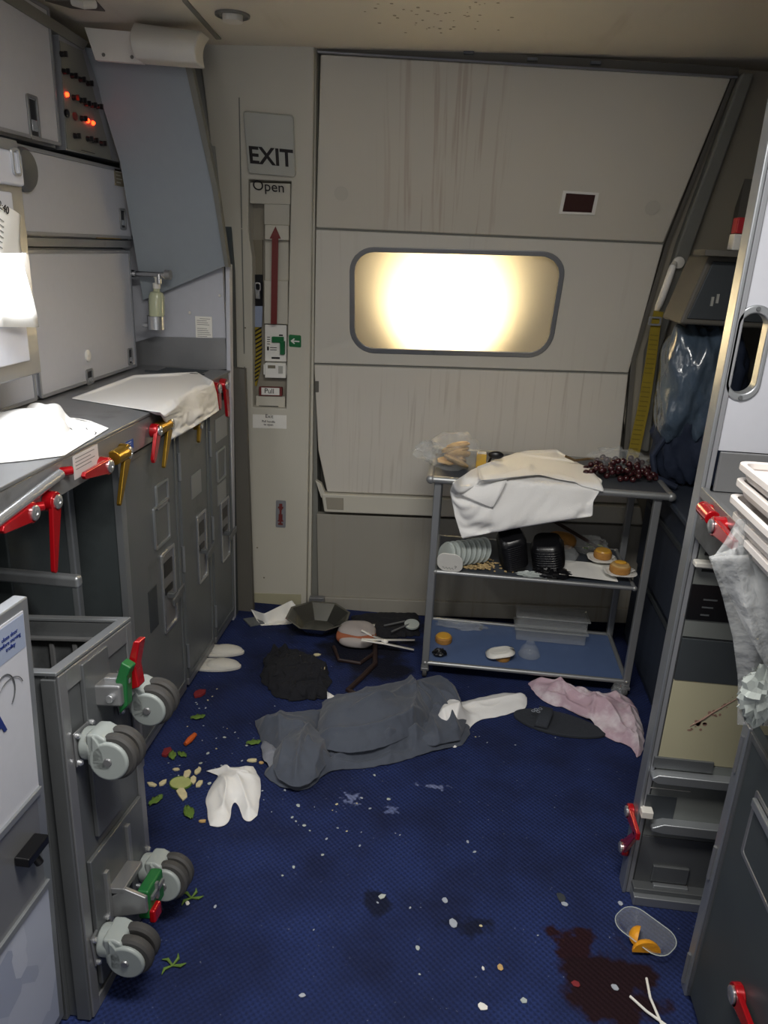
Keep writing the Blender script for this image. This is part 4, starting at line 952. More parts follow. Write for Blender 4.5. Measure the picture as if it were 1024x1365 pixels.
# upper partition panel with an oval finger hole
oc = at(998, 472, y=YR - .012); ow = abs(at(1022, 472, y=YR).x - at(973, 472, y=YR).x); oh = abs(at(998, 408, y=YR).z - at(998, 537, y=YR).z)
ow, oh = max(ow, .07), oh
oval = lambda w, h, y: [(oc.x + p[0], y, oc.z + p[1]) for p in rr(w, h, w / 2 * .98, 9)]
iv = dense([(p[0], p[2]) for p in oval(ow * .74, oh * .84, 0)], 1)
RP = [(XR + .024, 2.29), (XR + .024, 1.262), (1.15, 1.262), (1.15, 2.29)]
ovo = [hit(oc.x, oc.z, x - oc.x, z - oc.z, RP) for x, z in iv]
for c_ in RP:
    k = min(range(len(ovo)), key=lambda i: (ovo[i][0] - c_[0]) ** 2 + (ovo[i][1] - c_[1]) ** 2); ovo[k] = c_
mb = MB(); mb.ring([(x, YR - .012, z) for x, z in ovo], [(x, YR - .012, z) for x, z in iv], (0, .03, 0)); mb.build('upper_panel', 'laminate', rg)
mb = MB(); mb.ring(oval(ow, oh, YR - .016), oval(ow * .72, oh * .83, YR - .016), (0, .036, 0)); mb.build('oval_rim', 'alu_frame', rg, bevel=.004)
for zz in (1, -1):
    mb = MB(); mb.lathe([(.005, 0), (.004, .002), (0, .002)], (oc.x, YR - .017, oc.z + zz * oh * .46), (0, -1, 0), n=12); mb.build('rim_screw', 'steel_dark', rg)
mb = MB(); mb.box(XR, XR + .010, YR - .02, YR + .03, 0, 2.29); mb.build('edge_post', 'alu_frame', rg, bevel=.003)
mb = MB(); mb.box(XR + .011, XR + .023, YR - .016, YR + .02, 0, 2.29); mb.build('edge_post_inner', 'laminate_edge', rg, bevel=.002)
# lower part: far wall of the empty bay
def rb(name, m, x0, y0, x1, y1, d0=0., d1=.004, bev=.001, parent=None):
    a, b_ = at(x0, y0, y=YR - .012), at(x1, y1, y=YR - .012)
    mb = MB(); mb.box(*sorted((a.x, b_.x)), YR - .012 - d1, YR - .012 - d0, *sorted((a.z, b_.z))); return mb.build(name, m, parent or rg, bevel=bev)
mb = MB(); mb.box(XR + .024, 1.15, YR - .01, YR + .02, 0, 1.10); mb.build('bay_wall', 'steel_dark', rg)
MATS['bay_grey'] = mat('bay_grey', '#7f8380', .4, metal=.35, var=.08, scale=5)
a = at(925, 700, y=YR); 
def rz(name, m, z0, z1, x0, x1, d0=0., d1=.004, bev=.001):
    mb = MB(); mb.box(x0, x1, YR - .012 - d1, YR - .012 - d0, z0, z1); return mb.build(name, m, rg, bevel=bev)
XI = XR + .026
rz('grey_panel', 'bay_grey', .80, 1.05, XI, 1.1); rz('dark_panel', 'alu_dark', .68, .795, XI, .76, 0, .006)
rz('cream_panel', 'stain_cream', .44, .68, XI, .9)
rz('lower_panel', 'bay_grey', .2, .438, XI, .9); rz('foot_panel', 'steel_dark', .03, .198, XI, .9)
rb('slot', 'black', 939, 735, 985, 743, .004, .006); rb('slot', 'black', 935, 757, 985, 765, .004, .006)
rb('pale_bracket', 'cap_white', 923, 743, 990, 756, .004, .03, .004)
rb('dark_placard', 'black_plastic', 922, 777, 985, 830, .004, .007)
mb = MB(); a = at(945, 800, y=YR - .02)
for k in range(3): mb.box(a.x - .012, a.x + .02 - .006 * k, YR - .0197, YR - .0192, a.z - .02 * k - .002, a.z - .02 * k + .002)
mb.build('placard_print', 'steel_dark', rg)
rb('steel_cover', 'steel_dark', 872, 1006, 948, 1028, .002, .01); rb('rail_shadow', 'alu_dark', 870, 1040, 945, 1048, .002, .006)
mb = MB(); a = at(869, 1030, y=YR - .03); b_ = at(965, 1044, y=YR - .03); mb.prism([(a.x, 0, a.z - .006), (a.x + .015, 0, a.z + .004), (1.05, 0, a.z + .004), (1.05, 0, a.z - .022), (a.x + .015, 0, a.z - .022), (a.x, 0, a.z - .014)], (0, .03, 0))
for v in mb.bm.verts: v.co.y += YR - .045
mb.build('guide_rail', 'alu_frame', rg, bevel=.003)
mb = MB(); a = at(868, 1097, y=YR - .03); mb.prism([(a.x, 0, a.z - .004), (a.x + .03, 0, a.z + .01), (1.05, 0, a.z + .01), (1.05, 0, a.z - .02), (a.x + .03, 0, a.z - .02), (a.x, 0, a.z - .014)], (0, .03, 0))
for v in mb.bm.verts: v.co.y += YR - .045
mb.build('guide_rail', 'alu_frame', rg, bevel=.003)
rb('dark_plate', 'alu_dark', 862, 1057, 896, 1092, .002, .006); rb('paper_strip', 'tray_plastic', 867, 1048, 920, 1054, .004, .0055)
rb('lower_plate', 'steel_dark', 870, 1150, 914, 1176, .002, .012, .003); rb('lower_plate_lip', 'alu_frame', 869, 1172, 914, 1184, .002, .022, .003)
mb = MB(); mb.box(XI - .006, 1.1, YR - .06, YR - .012, .0, .03); mb.build('base_rail', 'alu_frame', rg, bevel=.003)
mb = MB(); mb.box(XI - .006, 1.1, YR - .045, YR - .012, .03, .045); mb.build('base_rail_top', 'steel_dark', rg, bevel=.003)
mat('wine', '#8d6f62', .6, var=.25, scale=40)
random.seed(2); sp_ = sempty('wine_splash', at(940, 960, y=YR - .017)); sp_.parent = rg
bpy.data.objects.remove(sp_)
mb = MB()
for k in range(34):
    u_ = random.random(); x = 918 + 62 * u_ + random.gauss(0, 2); y = 972 - 40 * u_ ** 1.2 + random.gauss(0, 4); a = at(x, y, y=YR - .0162); rd = random.uniform(.0015, .006) * (1.3 - u_)
    mb.lathe([(rd, 0), (rd, -.0003), (0, -.0003)], a, (0, 1, 0), n=9, sy=random.uniform(.4, 1.3))
mb.tube([at(920, 968, y=YR - .0165), at(938, 958, y=YR - .0165), at(950, 950, y=YR - .0165), at(985, 930, y=YR - .0165)], [.0012, .003, .002, .001], 6)
mb.build('wine_splash', 'wine', rg)
rb('white_block', 'cap_white', 853, 1072, 867, 1082, .0, .03, .002)
# red latch low on the post
def rlatch(pxa, tip, X, w0=.022, w1=.016, parent=rg, out=.03):
    p = at(*pxa, x=X); q = at(*tip, x=X); dr = (q - p).normalized(); ax = Vector((-1, 0, 0)); nn = dr.cross(ax).normalized()
    mb = MB(); mb.cyl(p - ax * out, p + ax * .012, w0 * .75, w0 * .7, 18); mb.prism([p + nn * w0 * .6 - dr * w0 * .3, p - nn * w0 * .6 - dr * w0 * .3, q - nn * w1 * .5, q + nn * w1 * .5], ax * .012)
    o = mb.build('turn_latch', 'red_latch', parent, bevel=.003)
    mb = MB(); mb.lathe([(w0 * .5, 0), (w0 * .5, .004), (w0 * .35, .006), (0, .006)], p + ax * .012, ax, n=16); mb.build('screw', 'steel_bright', o)
rlatch((842, 1082), (854, 1116), XR - .004, .03, .022, out=.004)
rlatch((834, 1130), (852, 1112), XR - .004, .03, .018, out=.004)
# right counter
t = thing('side_counter', 'narrow stainless counter on the right with a raised back plate and red turn latches', 'worktop', (.85, 1.4, 1.05))
mb = MB(); mb.box(XR + .012, 1.15, .8, YR - .022, 1.162, 1.17); mb.box(XR + .0, XR + .014, .8, YR - .022, 1.155, 1.178); mb.build('counter_sheet', 'steel', t, bevel=.002)
mb = MB(); mb.box(XI, 1.15, YR - .03, YR - .02, 1.172, 1.262); mb.build('back_plate', 'steel', t, bevel=.002)
mb = MB(); mb.box(XR + .004, XR + .03, .8, YR - .022, 1.06, 1.16); mb.build('front_apron', 'steel_dark', t, bevel=.002)
mb = MB(); mb.cyl(at(936, 682, x=XR - .02), at(936, 682, x=XR - .02) + Vector((.02, 0, 0)), .018, .018, 18); p = at(941, 681, x=XR - .012); mb.cyl(p + Vector((0, .02, 0)), p - Vector((0, .05, 0)), .016, .016, 18); o = mb.build('turn_latch', 'red_latch', t, bevel=.002)
mb = MB(); mb.lathe([(.013, 0), (.013, .004), (.005, .006), (0, .006)], p + Vector((-.002, .021, 0)), (-.5, 0.8, 0), n=16); mb.build('screw', 'steel_bright', o)
rlatch((957, 702), (985, 728), XR - .012, .03, .02, t, out=.02)
# short trolley with its front to the aisle
XS = .652
t = thing('short_trolley', 'low dark grey trolley with a recessed handle at the bottom right corner', 'trolley', (.95, 1.1, 0))
mb = MB(); mb.box(XS + .026, 1.25, .55, 1.40, .03, .735); mb.build('body', 'alu_dark', t, bevel=.004)
mb = MB(); mb.box(XS, XS + .024, .55, 1.41, .02, .75); dr = mb.build('door', 'partition_grey', t, bevel=.004)
mb = MB(); mb.box(XS - .006, XS + .004, 1.385, 1.418, .0, .755); mb.build('corner_edge', 'alu_frame', t, bevel=.003)
mb = MB(); mb.box(XS - .004, XS + .004, 1.37, 1.384, .02, .75); mb.box(XS - .004, XS + .004, .55, 1.37, .735, .75); mb.build('door_frame', 'steel_dark', dr, bevel=.002)
for y_ in (1005, 1150, 1290):
    p = at(985 - (y_ - 1005) * .245, y_, x=XS - .008); mb = MB(); mb.cyl(p + Vector((0, 0, .045)), p - Vector((0, 0, .045)), .005, .005, 10); mb.build('hinge', 'steel', dr)
p = at(1010, 1110, x=XS)
mb = MB(); yzring(mb, XS, p.y - .14, p.y + .045, p.z - .09, p.z + .07, .012, -.006, .002, -1); mb.build('handle_surround', 'steel', dr, bevel=.003)
mb = MB(); mb.box(XS - .012, XS - .002, p.y - .14, p.y + .03, p.z + .04, p.z + .06); mb.build('handle', 'alu_frame', dr, bevel=.003)
rlatch((985, 1327), (1012, 1390), XS - .006, .034, .024, t, out=.006)
mb = MB(); mb.tube([at(905, 1334, x=XS - .01), at(925, 1395, x=XS - .01)], .006, 10); mb.build('floor_strip', 'alu_frame', t)
mb = MB(); mb.prism([(XS + .03, 1.25, .752), (XS + .14, 1.25, .752), (XS + .14, 1.25, .79), (XS + .03, 1.25, .785)], (0, .12, 0)); tag(mb.build('orange_packet', 'orange_pack', bevel=.01, seg=3), 'orange packet lying on top of the low trolley, right edge', 'packet')
# stacked trays
random.seed(11)
tray0 = None
for k in range(5):
    z = 1.182 + k * .03; dx = [.012, .006, -.004, .002, .0][k]; w, l = .36, .40
    if tray0 is None:
        t0 = thing('plastic_tray', '', 'tray', (.49 + w / 2 + dx, 1.325 - l / 2, z), group='stacked white trays on the right counter')
        mb = MB(Matrix.Translation((.49 + w / 2 + dx, 1.325 - l / 2, z)))
        def tr(w_, l_, zz): return [(p[0], p[1], zz) for p in rr(w_, l_, .02, 4)]
        mb.surf([tr(w * .93, l * .93, 0) + tr(w * .93, l * .93, 0)[:1], tr(w * .97, l * .97, .02) + tr(w * .97, l * .97, .02)[:1]])
        mb.ring(tr(w, l, .016), tr(w * .95, l * .95, .016), (0, 0, .012)); mb.prism(tr(w * .93, l * .93, .002), (0, 0, .003))
        mb.build('tray_body', 'tray_plastic', t0, bevel=.002)
        tray0 = t0; o = t0
    else: o = dup(tray0, (.49 + w / 2 + dx, 1.325 - l / 2 + random.uniform(-.004, .004), z))
    o['label'] = ['white plastic tray at the very bottom of the stack on the right counter', 'white plastic tray second from the bottom of the right stack', 'white plastic tray in the middle of the right stack', 'white plastic tray second from the top of the right stack', 'topmost white plastic tray of the right stack, under crumpled film'][k]
def crumple_ball(name, c, r, m, tg, n=20, amp=.35, seed=1, parent=None, zf=0):
    rng = random.Random(seed); smooth_ = m in ('cake', 'bread'); ph = [(rng.uniform(2, 9), rng.uniform(2, 9), rng.uniform(2, 9), rng.uniform(0, 6)) for _ in range(9)]
    mb = MB(); mb.ball((0, 0, 0), 1.0, n, n * 2 // 3)
    for v in mb.bm.verts:
        q = v.co; s_ = sum(abs(math.sin(a * q.x + b_ * q.y + c_ * q.z + d_)) for a, b_, c_, d_ in ph) / 9 - .6
        if not smooth_: s_ += rng.uniform(-.35, .35)
        v.co = Vector((c[0] + q.x * r[0] * (1 + amp * s_), c[1] + q.y * r[1] * (1 + amp * s_), max(c[2] + q.z * r[2] * (1 + amp * s_), zf)))
    return mb.build(name, m, parent, tag_=tg, sharp=.9 if smooth_ else .12)
crumple_ball('cling_film', (.62, 1.24, 1.358), (.07, .05, .03), 'film', ('crumpled cling film lying on the topmost white tray', 'cling film'), seed=4, zf=1.331)
# hanging clear bag
def sheet(pL, pR, y, n=16, m=22, amp=.012, seed=2, dz=0):
    rng = random.Random(seed); ks = [(rng.uniform(4, 22), rng.uniform(2, 12), rng.uniform(0, 6)) for _ in range(7)]
    G = []
    for i in range(m + 1):
        f_ = i / m; row = []
        for j in range(n + 1):
            g_ = j / n; a = np.array([np.interp(f_, np.linspace(0, 1, len(pL)), [q[k] for q in pL]) for k in (0, 1)]); b_ = np.array([np.interp(f_, np.linspace(0, 1, len(pR)), [q[k] for q in pR]) for k in (0, 1)])
            c = a + (b_ - a) * g_; w = sum(math.sin(x * g_ + z * f_ + p_) for x, z, p_ in ks) * amp / 3
            row.append(at(c[0], c[1], y=y + w + dz * f_))
        G.append(row)
    return G
mb = MB(); mb.surf(sheet([(945, 742), (962, 790), (977, 850), (984, 905), (983, 966)], [(1075, 700), (1080, 800), (1080, 900), (1075, 970)], 1.25))
mb.surf(sheet([(947, 742), (975, 800), (1000, 850), (1030, 905), (1050, 966)], [(1085, 735), (1085, 800), (1080, 900), (1075, 970)], 1.21, seed=5, amp=.02))
mb.surf(sheet([(984, 692), (966, 722), (950, 744)], [(996, 692), (994, 722), (990, 744)], 1.25, 6, 8, amp=.004))
bm_ = mb.build('clear_bag', 'bag_film', solid=.0008, sharp=1.2, tag_=('clear crinkled plastic bag hanging down from under the white trays', 'plastic bag'))
crumple_ball('white_wrapper', at(1016, 925, y=1.24), (.035, .018, .05), 'milky_plastic', ('crumpled white wrapper inside the hanging clear bag', 'wrapper'), seed=8, amp=.9, n=24)

# =================================================================== BEHIND THE PARTITION: BENCH, STOWED BAG, BOX, STRAP
t = thing('blue_bench', 'dark blue padded storage bench behind the right partition, beside the serving trolley', 'bench', (1.1, 2.4, 0))
mb = MB(); mb.box(.845, 1.5, 1.76, 3.18, 0, .80); mb.build('body', 'navy_panel', t, bevel=.01)
mb = MB(); mb.box(.83, .845, 1.78, 2.5, .05, .36); mb.box(.83, .845, 2.515, 3.15, .05, .36); mb.box(.83, .845, 1.78, 3.15, .40, .78); mb.build('front_padding', 'navy_panel', t, bevel=.006)
mb = MB(); mb.box(.822, .83, 2.2, 3.0, .375, .392); mb.box(.822, .832, 2.0, 3.1, .68, .70); mb.build('front_strip', 'alu_dark', t, bevel=.002)
mb = MB(); mb.box(.80, 1.5, 1.78, 3.19, .80, .825); mb.build('lid', 'navy_panel', t, bevel=.008)
p = at(905, 425, y=2.78)
t = thing('grey_box', 'dark grey hinged box on the wall above the blue bag, right side', 'box', (1.0, 2.85, 1.46))
a, b_ = at(905, 432, y=2.75), at(938, 340, y=2.75)
mb = MB(); mb.prism([(a.x - .0, 2.75, a.z), (a.x + .06, 2.75, b_.z), (1.3, 2.75, b_.z), (1.3, 2.75, a.z)], (0, .25, 0)); mb.build('box_body', 'lining_dark', t, bevel=.01)
mb = MB(); mb.prism([(a.x + .022, 2.742, a.z + .02), (a.x + .075, 2.742, b_.z - .018), (1.25, 2.742, b_.z - .018), (1.25, 2.742, a.z + .02)], (0, .008, 0)); mb.build('box_lid', 'alu_dark', t, bevel=.003)
mb = MB(); c = at(953, 400, y=2.74); mb.box(c.x - .012, c.x - .004, 2.736, 2.743, c.z - .02, c.z + .01); mb.box(c.x + .004, c.x + .012, 2.736, 2.743, c.z - .01, c.z + .02); mb.build('box_mark', 'sign_grey', t)
def lumpy(name, c, r, m, parent=None, tg=None, seed=1, amp=.12, p_=2.6, zf=None, n=36, crease=0):
    rng = random.Random(seed); ph = [(rng.uniform(-6, 6), rng.uniform(-6, 6), rng.uniform(-6, 6), rng.uniform(0, 6)) for _ in range(8)]
    mb = MB(); mb.ball((0, 0, 0), 1.0, n, n * 2 // 3)
    for v in mb.bm.verts:
        q = v.co.copy(); l = (abs(q.x) ** p_ + abs(q.y) ** p_ + abs(q.z) ** p_) ** (1 / p_); q = q / l
        s_ = sum(math.sin(a * q.x + b_ * q.y + c_ * q.z + d_) for a, b_, c_, d_ in ph) / 8
        if crease: s_ += crease / amp * sum(1 - 2 * abs(math.sin(1.6 * a * q.x + 1.3 * b_ * q.z + 1.5 * c_ * q.y + 2 * d_)) for a, b_, c_, d_ in ph[:4]) / 2
        v.co = Vector((c[0] + q.x * r[0] * (1 + amp * s_), c[1] + q.y * r[1] * (1 + amp * s_), c[2] + q.z * r[2] * (1 + amp * s_)))
        if zf is not None: v.co.z = max(v.co.z, zf)
    return mb.build(name, m, parent, tag_=tg, sharp=1.2)
t = thing('stowed_bag', 'navy blue bag in crinkled clear wrap standing on the blue bench', 'bag', (.98, 2.95, .826))
a, b_ = at(876, 500, y=2.95), at(960, 430, y=2.95)
x0 = a.x + .015
lumpy('bag_body', (x0 + .17, 2.98, 1.125), (.15, .13, .30), 'navy_fabric', t, seed=3, amp=.14, zf=.827, p_=3.4, n=72, crease=.07)
o = lumpy('wrap', (x0 + .125, 2.96, 1.22), (.125, .14, .23), 'plastic_wrap', t, seed=6, amp=.16, p_=3.2, n=72, crease=.05)
mb = MB(); mb.tube([(x0 + .04, 2.9, 1.02), (x0 + .0, 2.88, .95), (x0 + .02, 2.87, .87), (x0 + .1, 2.85, .84)], .012, 8); mb.build('bag_strap', 'navy_fabric', t)
mb = MB(); c = at(983, 312, y=2.7); mb.box(c.x - .015, c.x + .06, 2.68, 2.73, c.z - .05, c.z + .0); t = thing('extinguisher_box', 'small red and white box high up behind the right partition', 'box', (c.x, 2.7, c.z - .05)); mb.build('white_half', 'white_sign', t, bevel=.004)
mb = MB(); mb.box(c.x - .012, c.x + .06, 2.68, 2.73, c.z + .001, c.z + .05); mb.build('red_half', 'red', t, bevel=.004)
t = thing('box_shelf', 'grey shelf bracket behind the partition', 'shelf', (1.1, 2.7, c.z - .06)); bpy.data.objects.remove(t)
mb = MB(); mb.box(c.x - .1, 1.6, 2.66, 2.8, c.z - .07, c.z - .052); struct(mb.build('trim_6', 'lining_dark'))
mb = MB(); mb.box(.98, 1.6, 3.13, 3.18, .83, 2.29); struct(mb.build('wall_rear', 'lining_dark'))
mb = MB(); mb.tube([onw(900, 350, .085), onw(897, 356, .14), onw(890, 376, .155), onw(883, 396, .15), onw(878, 408, .13), onw(876, 414, .085)], [.010, .013, .014, .014, .013, .010], 14)
tag(mb.build('grab_handle', 'white_sign'), 'white curved grab handle beside the door, above the yellow strap', 'handle')
mb = MB(); mb.lathe([(.022, 0), (.022, .012), (.014, .016), (0, .016)], onw(904, 350, .085), (0, -1, 0), n=18); tag(mb.build('handle_boss', 'cap_white'), 'round white mount above the grab handle', 'mount')
st = thing('yellow_strap', 'yellow webbing strap hanging beside the right edge of the door', 'strap', onw(842, 600, .14))
rows = [((872, 414), (885, 416)), ((867, 438), (880, 440)), ((861, 480), (875, 482)), ((851, 540), (866, 543)), ((838, 600), (853, 604)), ((834, 615), (848, 620))]
mb = MB(); slab(mb, wsheet(rows, .14, 2, 4), .004); sb_ = mb.build('webbing', 'yellow_strap', st)
mb = MB(); 
for k in range(26):
    y = 446 + k * 6.3; xa = float(np.interp(y, [r[0][1] for r in rows], [r[0][0] for r in rows])); mb.prism([onw(xa + 1, y, .1415), onw(xa + 12, y + 1, .1415), onw(xa + 12, y + 2, .1415), onw(xa + 1, y + 1, .1415)], (0, .001, 0))
mb.build('webbing_ribs', 'lime', st)
bpy.data.objects['webbing_ribs'].data.materials[0] = mat('rib_dark', '#6c5d14', .8)
p = onw(873, 428, .15); mb = MB(frame(p, (1, 0, 0), (0, 0, 1))); mb.ring(rr(.05, .035, .006), rr(.036, .02, .004), (0, 0, .006)); mb.build('buckle', 'steel', st, bevel=.001)

# =================================================================== SERVING TROLLEY
TX0, TX1, TY0, TY1 = -.052, .752, 2.70, 3.09
tr_ = thing('serving_trolley', 'three-tier metal serving trolley with blue shelves in front of the door', 'trolley', ((TX0 + TX1) / 2, (TY0 + TY1) / 2, 0))
ZT, ZM, ZB = .868, .478, .068
for x in (TX0, TX1):
    for y in (TY0, TY1):
        mb = MB(); mb.box(x - .014, x + .014, y - .012, y + .012, .045, ZT - .03); mb.build('leg', 'trolley_metal', tr_, bevel=.004)
        cs = MB(); cs.cyl((x, y, .01), (x, y, .06), .008, .008, 10); cs.box(x - .016, x + .016, y - .018, y + .018, .034, .046); c_ = cs.build('caster', 'steel', tr_, bevel=.002)
        cs = MB(); cs.cyl((x - .009, y, .021), (x + .009, y, .021), .021, .021, 20); cs.build('caster_wheel', 'rubber', c_, bevel=.003)
def rim_(z, x0, x1, y0, y1, r, nm):
    for a, b_ in (((x0, y0, z), (x1, y0, z)), ((x1, y0, z), (x1, y1, z)), ((x1, y1, z), (x0, y1, z)), ((x0, y1, z), (x0, y0, z))):
        mb = MB(); mb.cyl(a, b_, r, r, 12); mb.ball(a, r * 1.25, 12, 8); mb.build(nm, 'trolley_metal', tr_)
mb = MB(); mb.box(TX0 - .02, TX1 + .03, TY0 - .015, TY1 + .03, ZT - .03, ZT - .01); mb.build('top_shelf', 'shelf_top', tr_, bevel=.003)
rim_(ZT - .018, TX0 - .028, TX1 + .04, TY0 - .02, TY1 + .03, .014, 'top_rim')
mb = MB(); mb.box(TX0, TX1 - .04, TY0, TY1, ZM - .012, ZM); mb.build('middle_shelf', 'shelf_top', tr_, bevel=.002); rim_(ZM - .006, TX0 + .014, TX1 - .03, TY0 - .004, TY1 - .01, .0085, 'middle_rim')
mb = MB(); mb.box(TX0, TX1, TY0, TY1, ZB - .012, ZB - .004); mb.build('bottom_shelf', 'shelf_blue', tr_, bevel=.002); rim_(ZB - .002, TX0, TX1, TY0 - .004, TY1, .0095, 'bottom_rim')
ZTs, ZMs, ZBs = ZT - .0095, ZM + .0005, ZB - .0035
# napkin over the top shelf
def P(px, py, **k): return at(px, py, **k)
yF = TY0 - .045
G = coons([P(616, 718, y=yF), P(660, 709, y=yF - .005), P(700, 702, y=yF), P(750, 694, y=yF - .006), P(790, 688, y=yF)],
          [P(628, 627, z=ZTs + .01), P(660, 612, z=ZTs + .02), P(700, 601, z=ZTs + .02), P(742, 599, z=ZTs + .02), P(772, 618, z=ZTs + .01)],
          [P(616, 718, y=yF), P(607, 690, y=yF), P(600, 655, y=yF), P(604, 643, z=ZTs + .02), P(628, 627, z=ZTs + .01)],
          [P(790, 688, y=yF), P(791, 668, y=yF), P(800, 654, y=yF + .005), P(803, 640, z=ZTs + .02), P(772, 618, z=ZTs + .01)], 56, 40)
G = settle(G, 1.02, 20, 5, seed=4, colliders=[('box', TX0 - .04, TX1 + .05, TY0 - .034, TY1 + .05, ZT + .001)], pin=.9, noise=.02, grav=.0003, floor=ZM + .05, lump=5)
nk = cloth('napkin', 'white_cloth', G, tag_=('large white napkin draped over the front edge of the serving trolley top', 'napkin', None))
mb = MB(); A_, B_, C_ = P(600, 652, y=yF - .012), P(676, 640, y=yF - .012), P(657, 677, y=yF - .03)
n_ = 10; G2 = [[A_.lerp(B_, j / n_).lerp(C_, i / n_ * .999) + Vector((0, -.012 * math.sin(PI * i / n_), 0)) for j in range(n_ + 1)] for i in range(n_ + 1)]
mb.surf(G2); mb.build('folded_corner', 'white_cloth', nk, solid=.0015, sharp=3)
G = coons([P(640, 640, z=ZTs + .03), P(720, 632, z=ZTs + .03), P(806, 656, y=yF - .006)], [P(636, 622, z=ZTs + .03), P(690, 603, z=ZTs + .03), P(757, 612, z=ZTs + .03)], [P(640, 640, z=ZTs + .03), P(636, 622, z=ZTs + .03)], [P(806, 656, y=yF - .006), P(800, 640, z=ZTs + .03), P(786, 624, z=ZTs + .02), P(757, 612, z=ZTs + .03)], 30, 16)
G = settle(G, 1.03, 14, 4, seed=9, colliders=[('box', TX0 - .04, TX1 + .05, TY0 - .034, TY1 + .05, ZT + .012)], pin=.6, noise=.012, grav=.0003, floor=ZM)
cloth('upper_fold', 'white_cloth', G, nk)
# bread in a bag
t = thing('bread_bag', 'clear bag of flat bread rolls on the left of the trolley top', 'bag of bread', P(603, 628, z=ZTs))
c = P(603, 629, z=ZTs) + Vector((0, .07, 0))
random.seed(21)
for k in range(7):
    mb = MB(Matrix.Translation((c.x + random.uniform(-.03, .03), c.y + random.uniform(-.03, .03), ZTs + .02 + .012 * k)) @ Euler((random.uniform(-.5, .5) * min(1, k), random.uniform(-.6, .6) * min(1, k), 0)).to_matrix().to_4x4()); mb.ball((0, 0, 0), (random.uniform(.04, .055), .045, .013), 16, 8, .09); mb.build('bread_roll', 'bread', t)
crumple_ball('clear_wrap', (c.x, c.y, ZTs + .06), (.105, .085, .075), 'film', None, seed=3, parent=t, amp=.4, zf=ZTs + .001)
crumple_ball('wrap_tail', (c.x - .1, c.y + .03, ZTs + .05), (.05, .03, .035), 'film', None, seed=13, parent=t, amp=.9, zf=ZTs + .001)
c = P(641, 627, z=ZTs) + Vector((0, .02, 0)); mb = MB(); mb.box(c.x - .02, c.x + .018, c.y - .012, c.y + .012, ZTs, ZTs + .062); t = thing('mustard_packet', 'small yellow carton standing between the bread bag and the napkin', 'carton', (c.x, c.y, ZTs)); mb.build('carton', 'yellow_pack', t, bevel=.003)
mb = MB(); mb.box(c.x - .018, c.x + .016, c.y - .011, c.y + .011, ZTs + .0625, ZTs + .068); mb.build('carton_top', 'cap_white', t, bevel=.001)
mb = MB(); mb.ball((c.x + .055, c.y + .02, ZTs + .055), (.03, .012, .016), 14, 8); mb.tube([(c.x + .04, c.y + .02, ZTs + .05), (c.x + .03, c.y + .03, ZTs + .02), (c.x + .026, c.y + .035, ZTs + .004)], .005, 8); tag(mb.build('dark_spoon', 'black_plastic'), 'dark shiny spoon propped beside the yellow carton', 'spoon')
# grapes
t = thing('grape_bag', 'bunch of dark red grapes in clear film at the right of the trolley top', 'grapes', P(815, 632, z=ZTs))
random.seed(31); g0 = None; n_g = 0; pts = []
while n_g < 92:
    x = random.uniform(.50, .775); y = random.uniform(2.80, 2.95); lay = random.choice((0, 1, 1, 2, 2, 3)); z = ZTs + .012 + lay * .018 * max(.3, 1 - ((x - .64) / .16) ** 2)
    
    if any((x - a) ** 2 + (y - b_) ** 2 + (z - c_) ** 2 < .017 ** 2 for a, b_, c_ in pts): 
        if random.random() < .97: continue
    pts.append((x, y, z)); n_g += 1
    if g0 is None:
        mb = MB(); mb.ball((0, 0, 0), (.0118, .0118, .0125), 12, 8)
        for v in mb.bm.verts: v.co += Vector(W(t).translation)
        g0 = mb.build('grape', 'grape', t); g = g0
    else: g = g0.copy(); COL.objects.link(g); g.parent = t
    g.location = Vector((x, y, z)) - W(t).translation; g.rotation_euler = (random.uniform(-1, 1), random.uniform(-1, 1), 0)
mb = MB(); mb.tube([(.43, 2.90, ZTs + .06), (.47, 2.90, ZTs + .045), (.52, 2.92, ZTs + .05), (.60, 2.92, ZTs + .055), (.68, 2.93, ZTs + .05)], .005, 8); mb.build('grape_stem', 'stem', t)
crumple_ball('clear_wrap', (.64, 2.93, ZTs + .05), (.11, .07, .045), 'clear_plastic', None, seed=23, parent=t, amp=.5, zf=ZTs + .001)

# ---- middle shelf
def squircle(w, l, r, z, cx=0, cy=0): return [(p[0] + cx, p[1] + cy, z) for p in rr(w, l, r, 6)]
# clear lids fanned on their side
base = P(597, 768, z=ZMs); lid0 = None
for k in range(8):
    cc = Vector((.005 + k * .020, 2.735 + k * .012, ZMs + .052)); ro = (PI / 2 - .25, 0, -.95)
    if lid0 is None:
        t = thing('clear_lid', '', 'lid', cc, ro, 'fanned lids on the middle shelf'); Mx = W(t); mb = MB(Mx); mb.lathe([(.050, 0), (.052, .003), (.046, .006), (.044, .014), (0, .014)], (0, 0, 0), n=30); mb.build('lid_body', 'milky_plastic', t); lid0 = o = t
    else: o = dup(lid0, cc, ro)
    o['label'] = 'round milky plastic lid in the fan of lids on the left of the middle shelf'
t = thing('square_lid', 'white rounded square lid with handwriting at the left end of the middle shelf', 'lid', P(600, 750, y=TY0 - .02), (PI / 2 + .35, 0, -.15)); Mx = W(t)
mb = MB(Mx); mb.prism(squircle(.10, .092, .035, -.002), (0, 0, .004)); mb.build('lid_plate', 'white_sign', t, bevel=.0015)
mb = MB(Mx)
mb.tube([(-.03 + .004 * k, -.028 + .006 * math.sin(k * 2.1), .0025) for k in range(12)], .0006, 4); mb.tube([(.018, -.018, .0025), (.02, -.012, .0025), (.026, -.014, .0025), (.02, -.026, .0025)], .0007, 4); mb.build('handwriting', 'text', t)
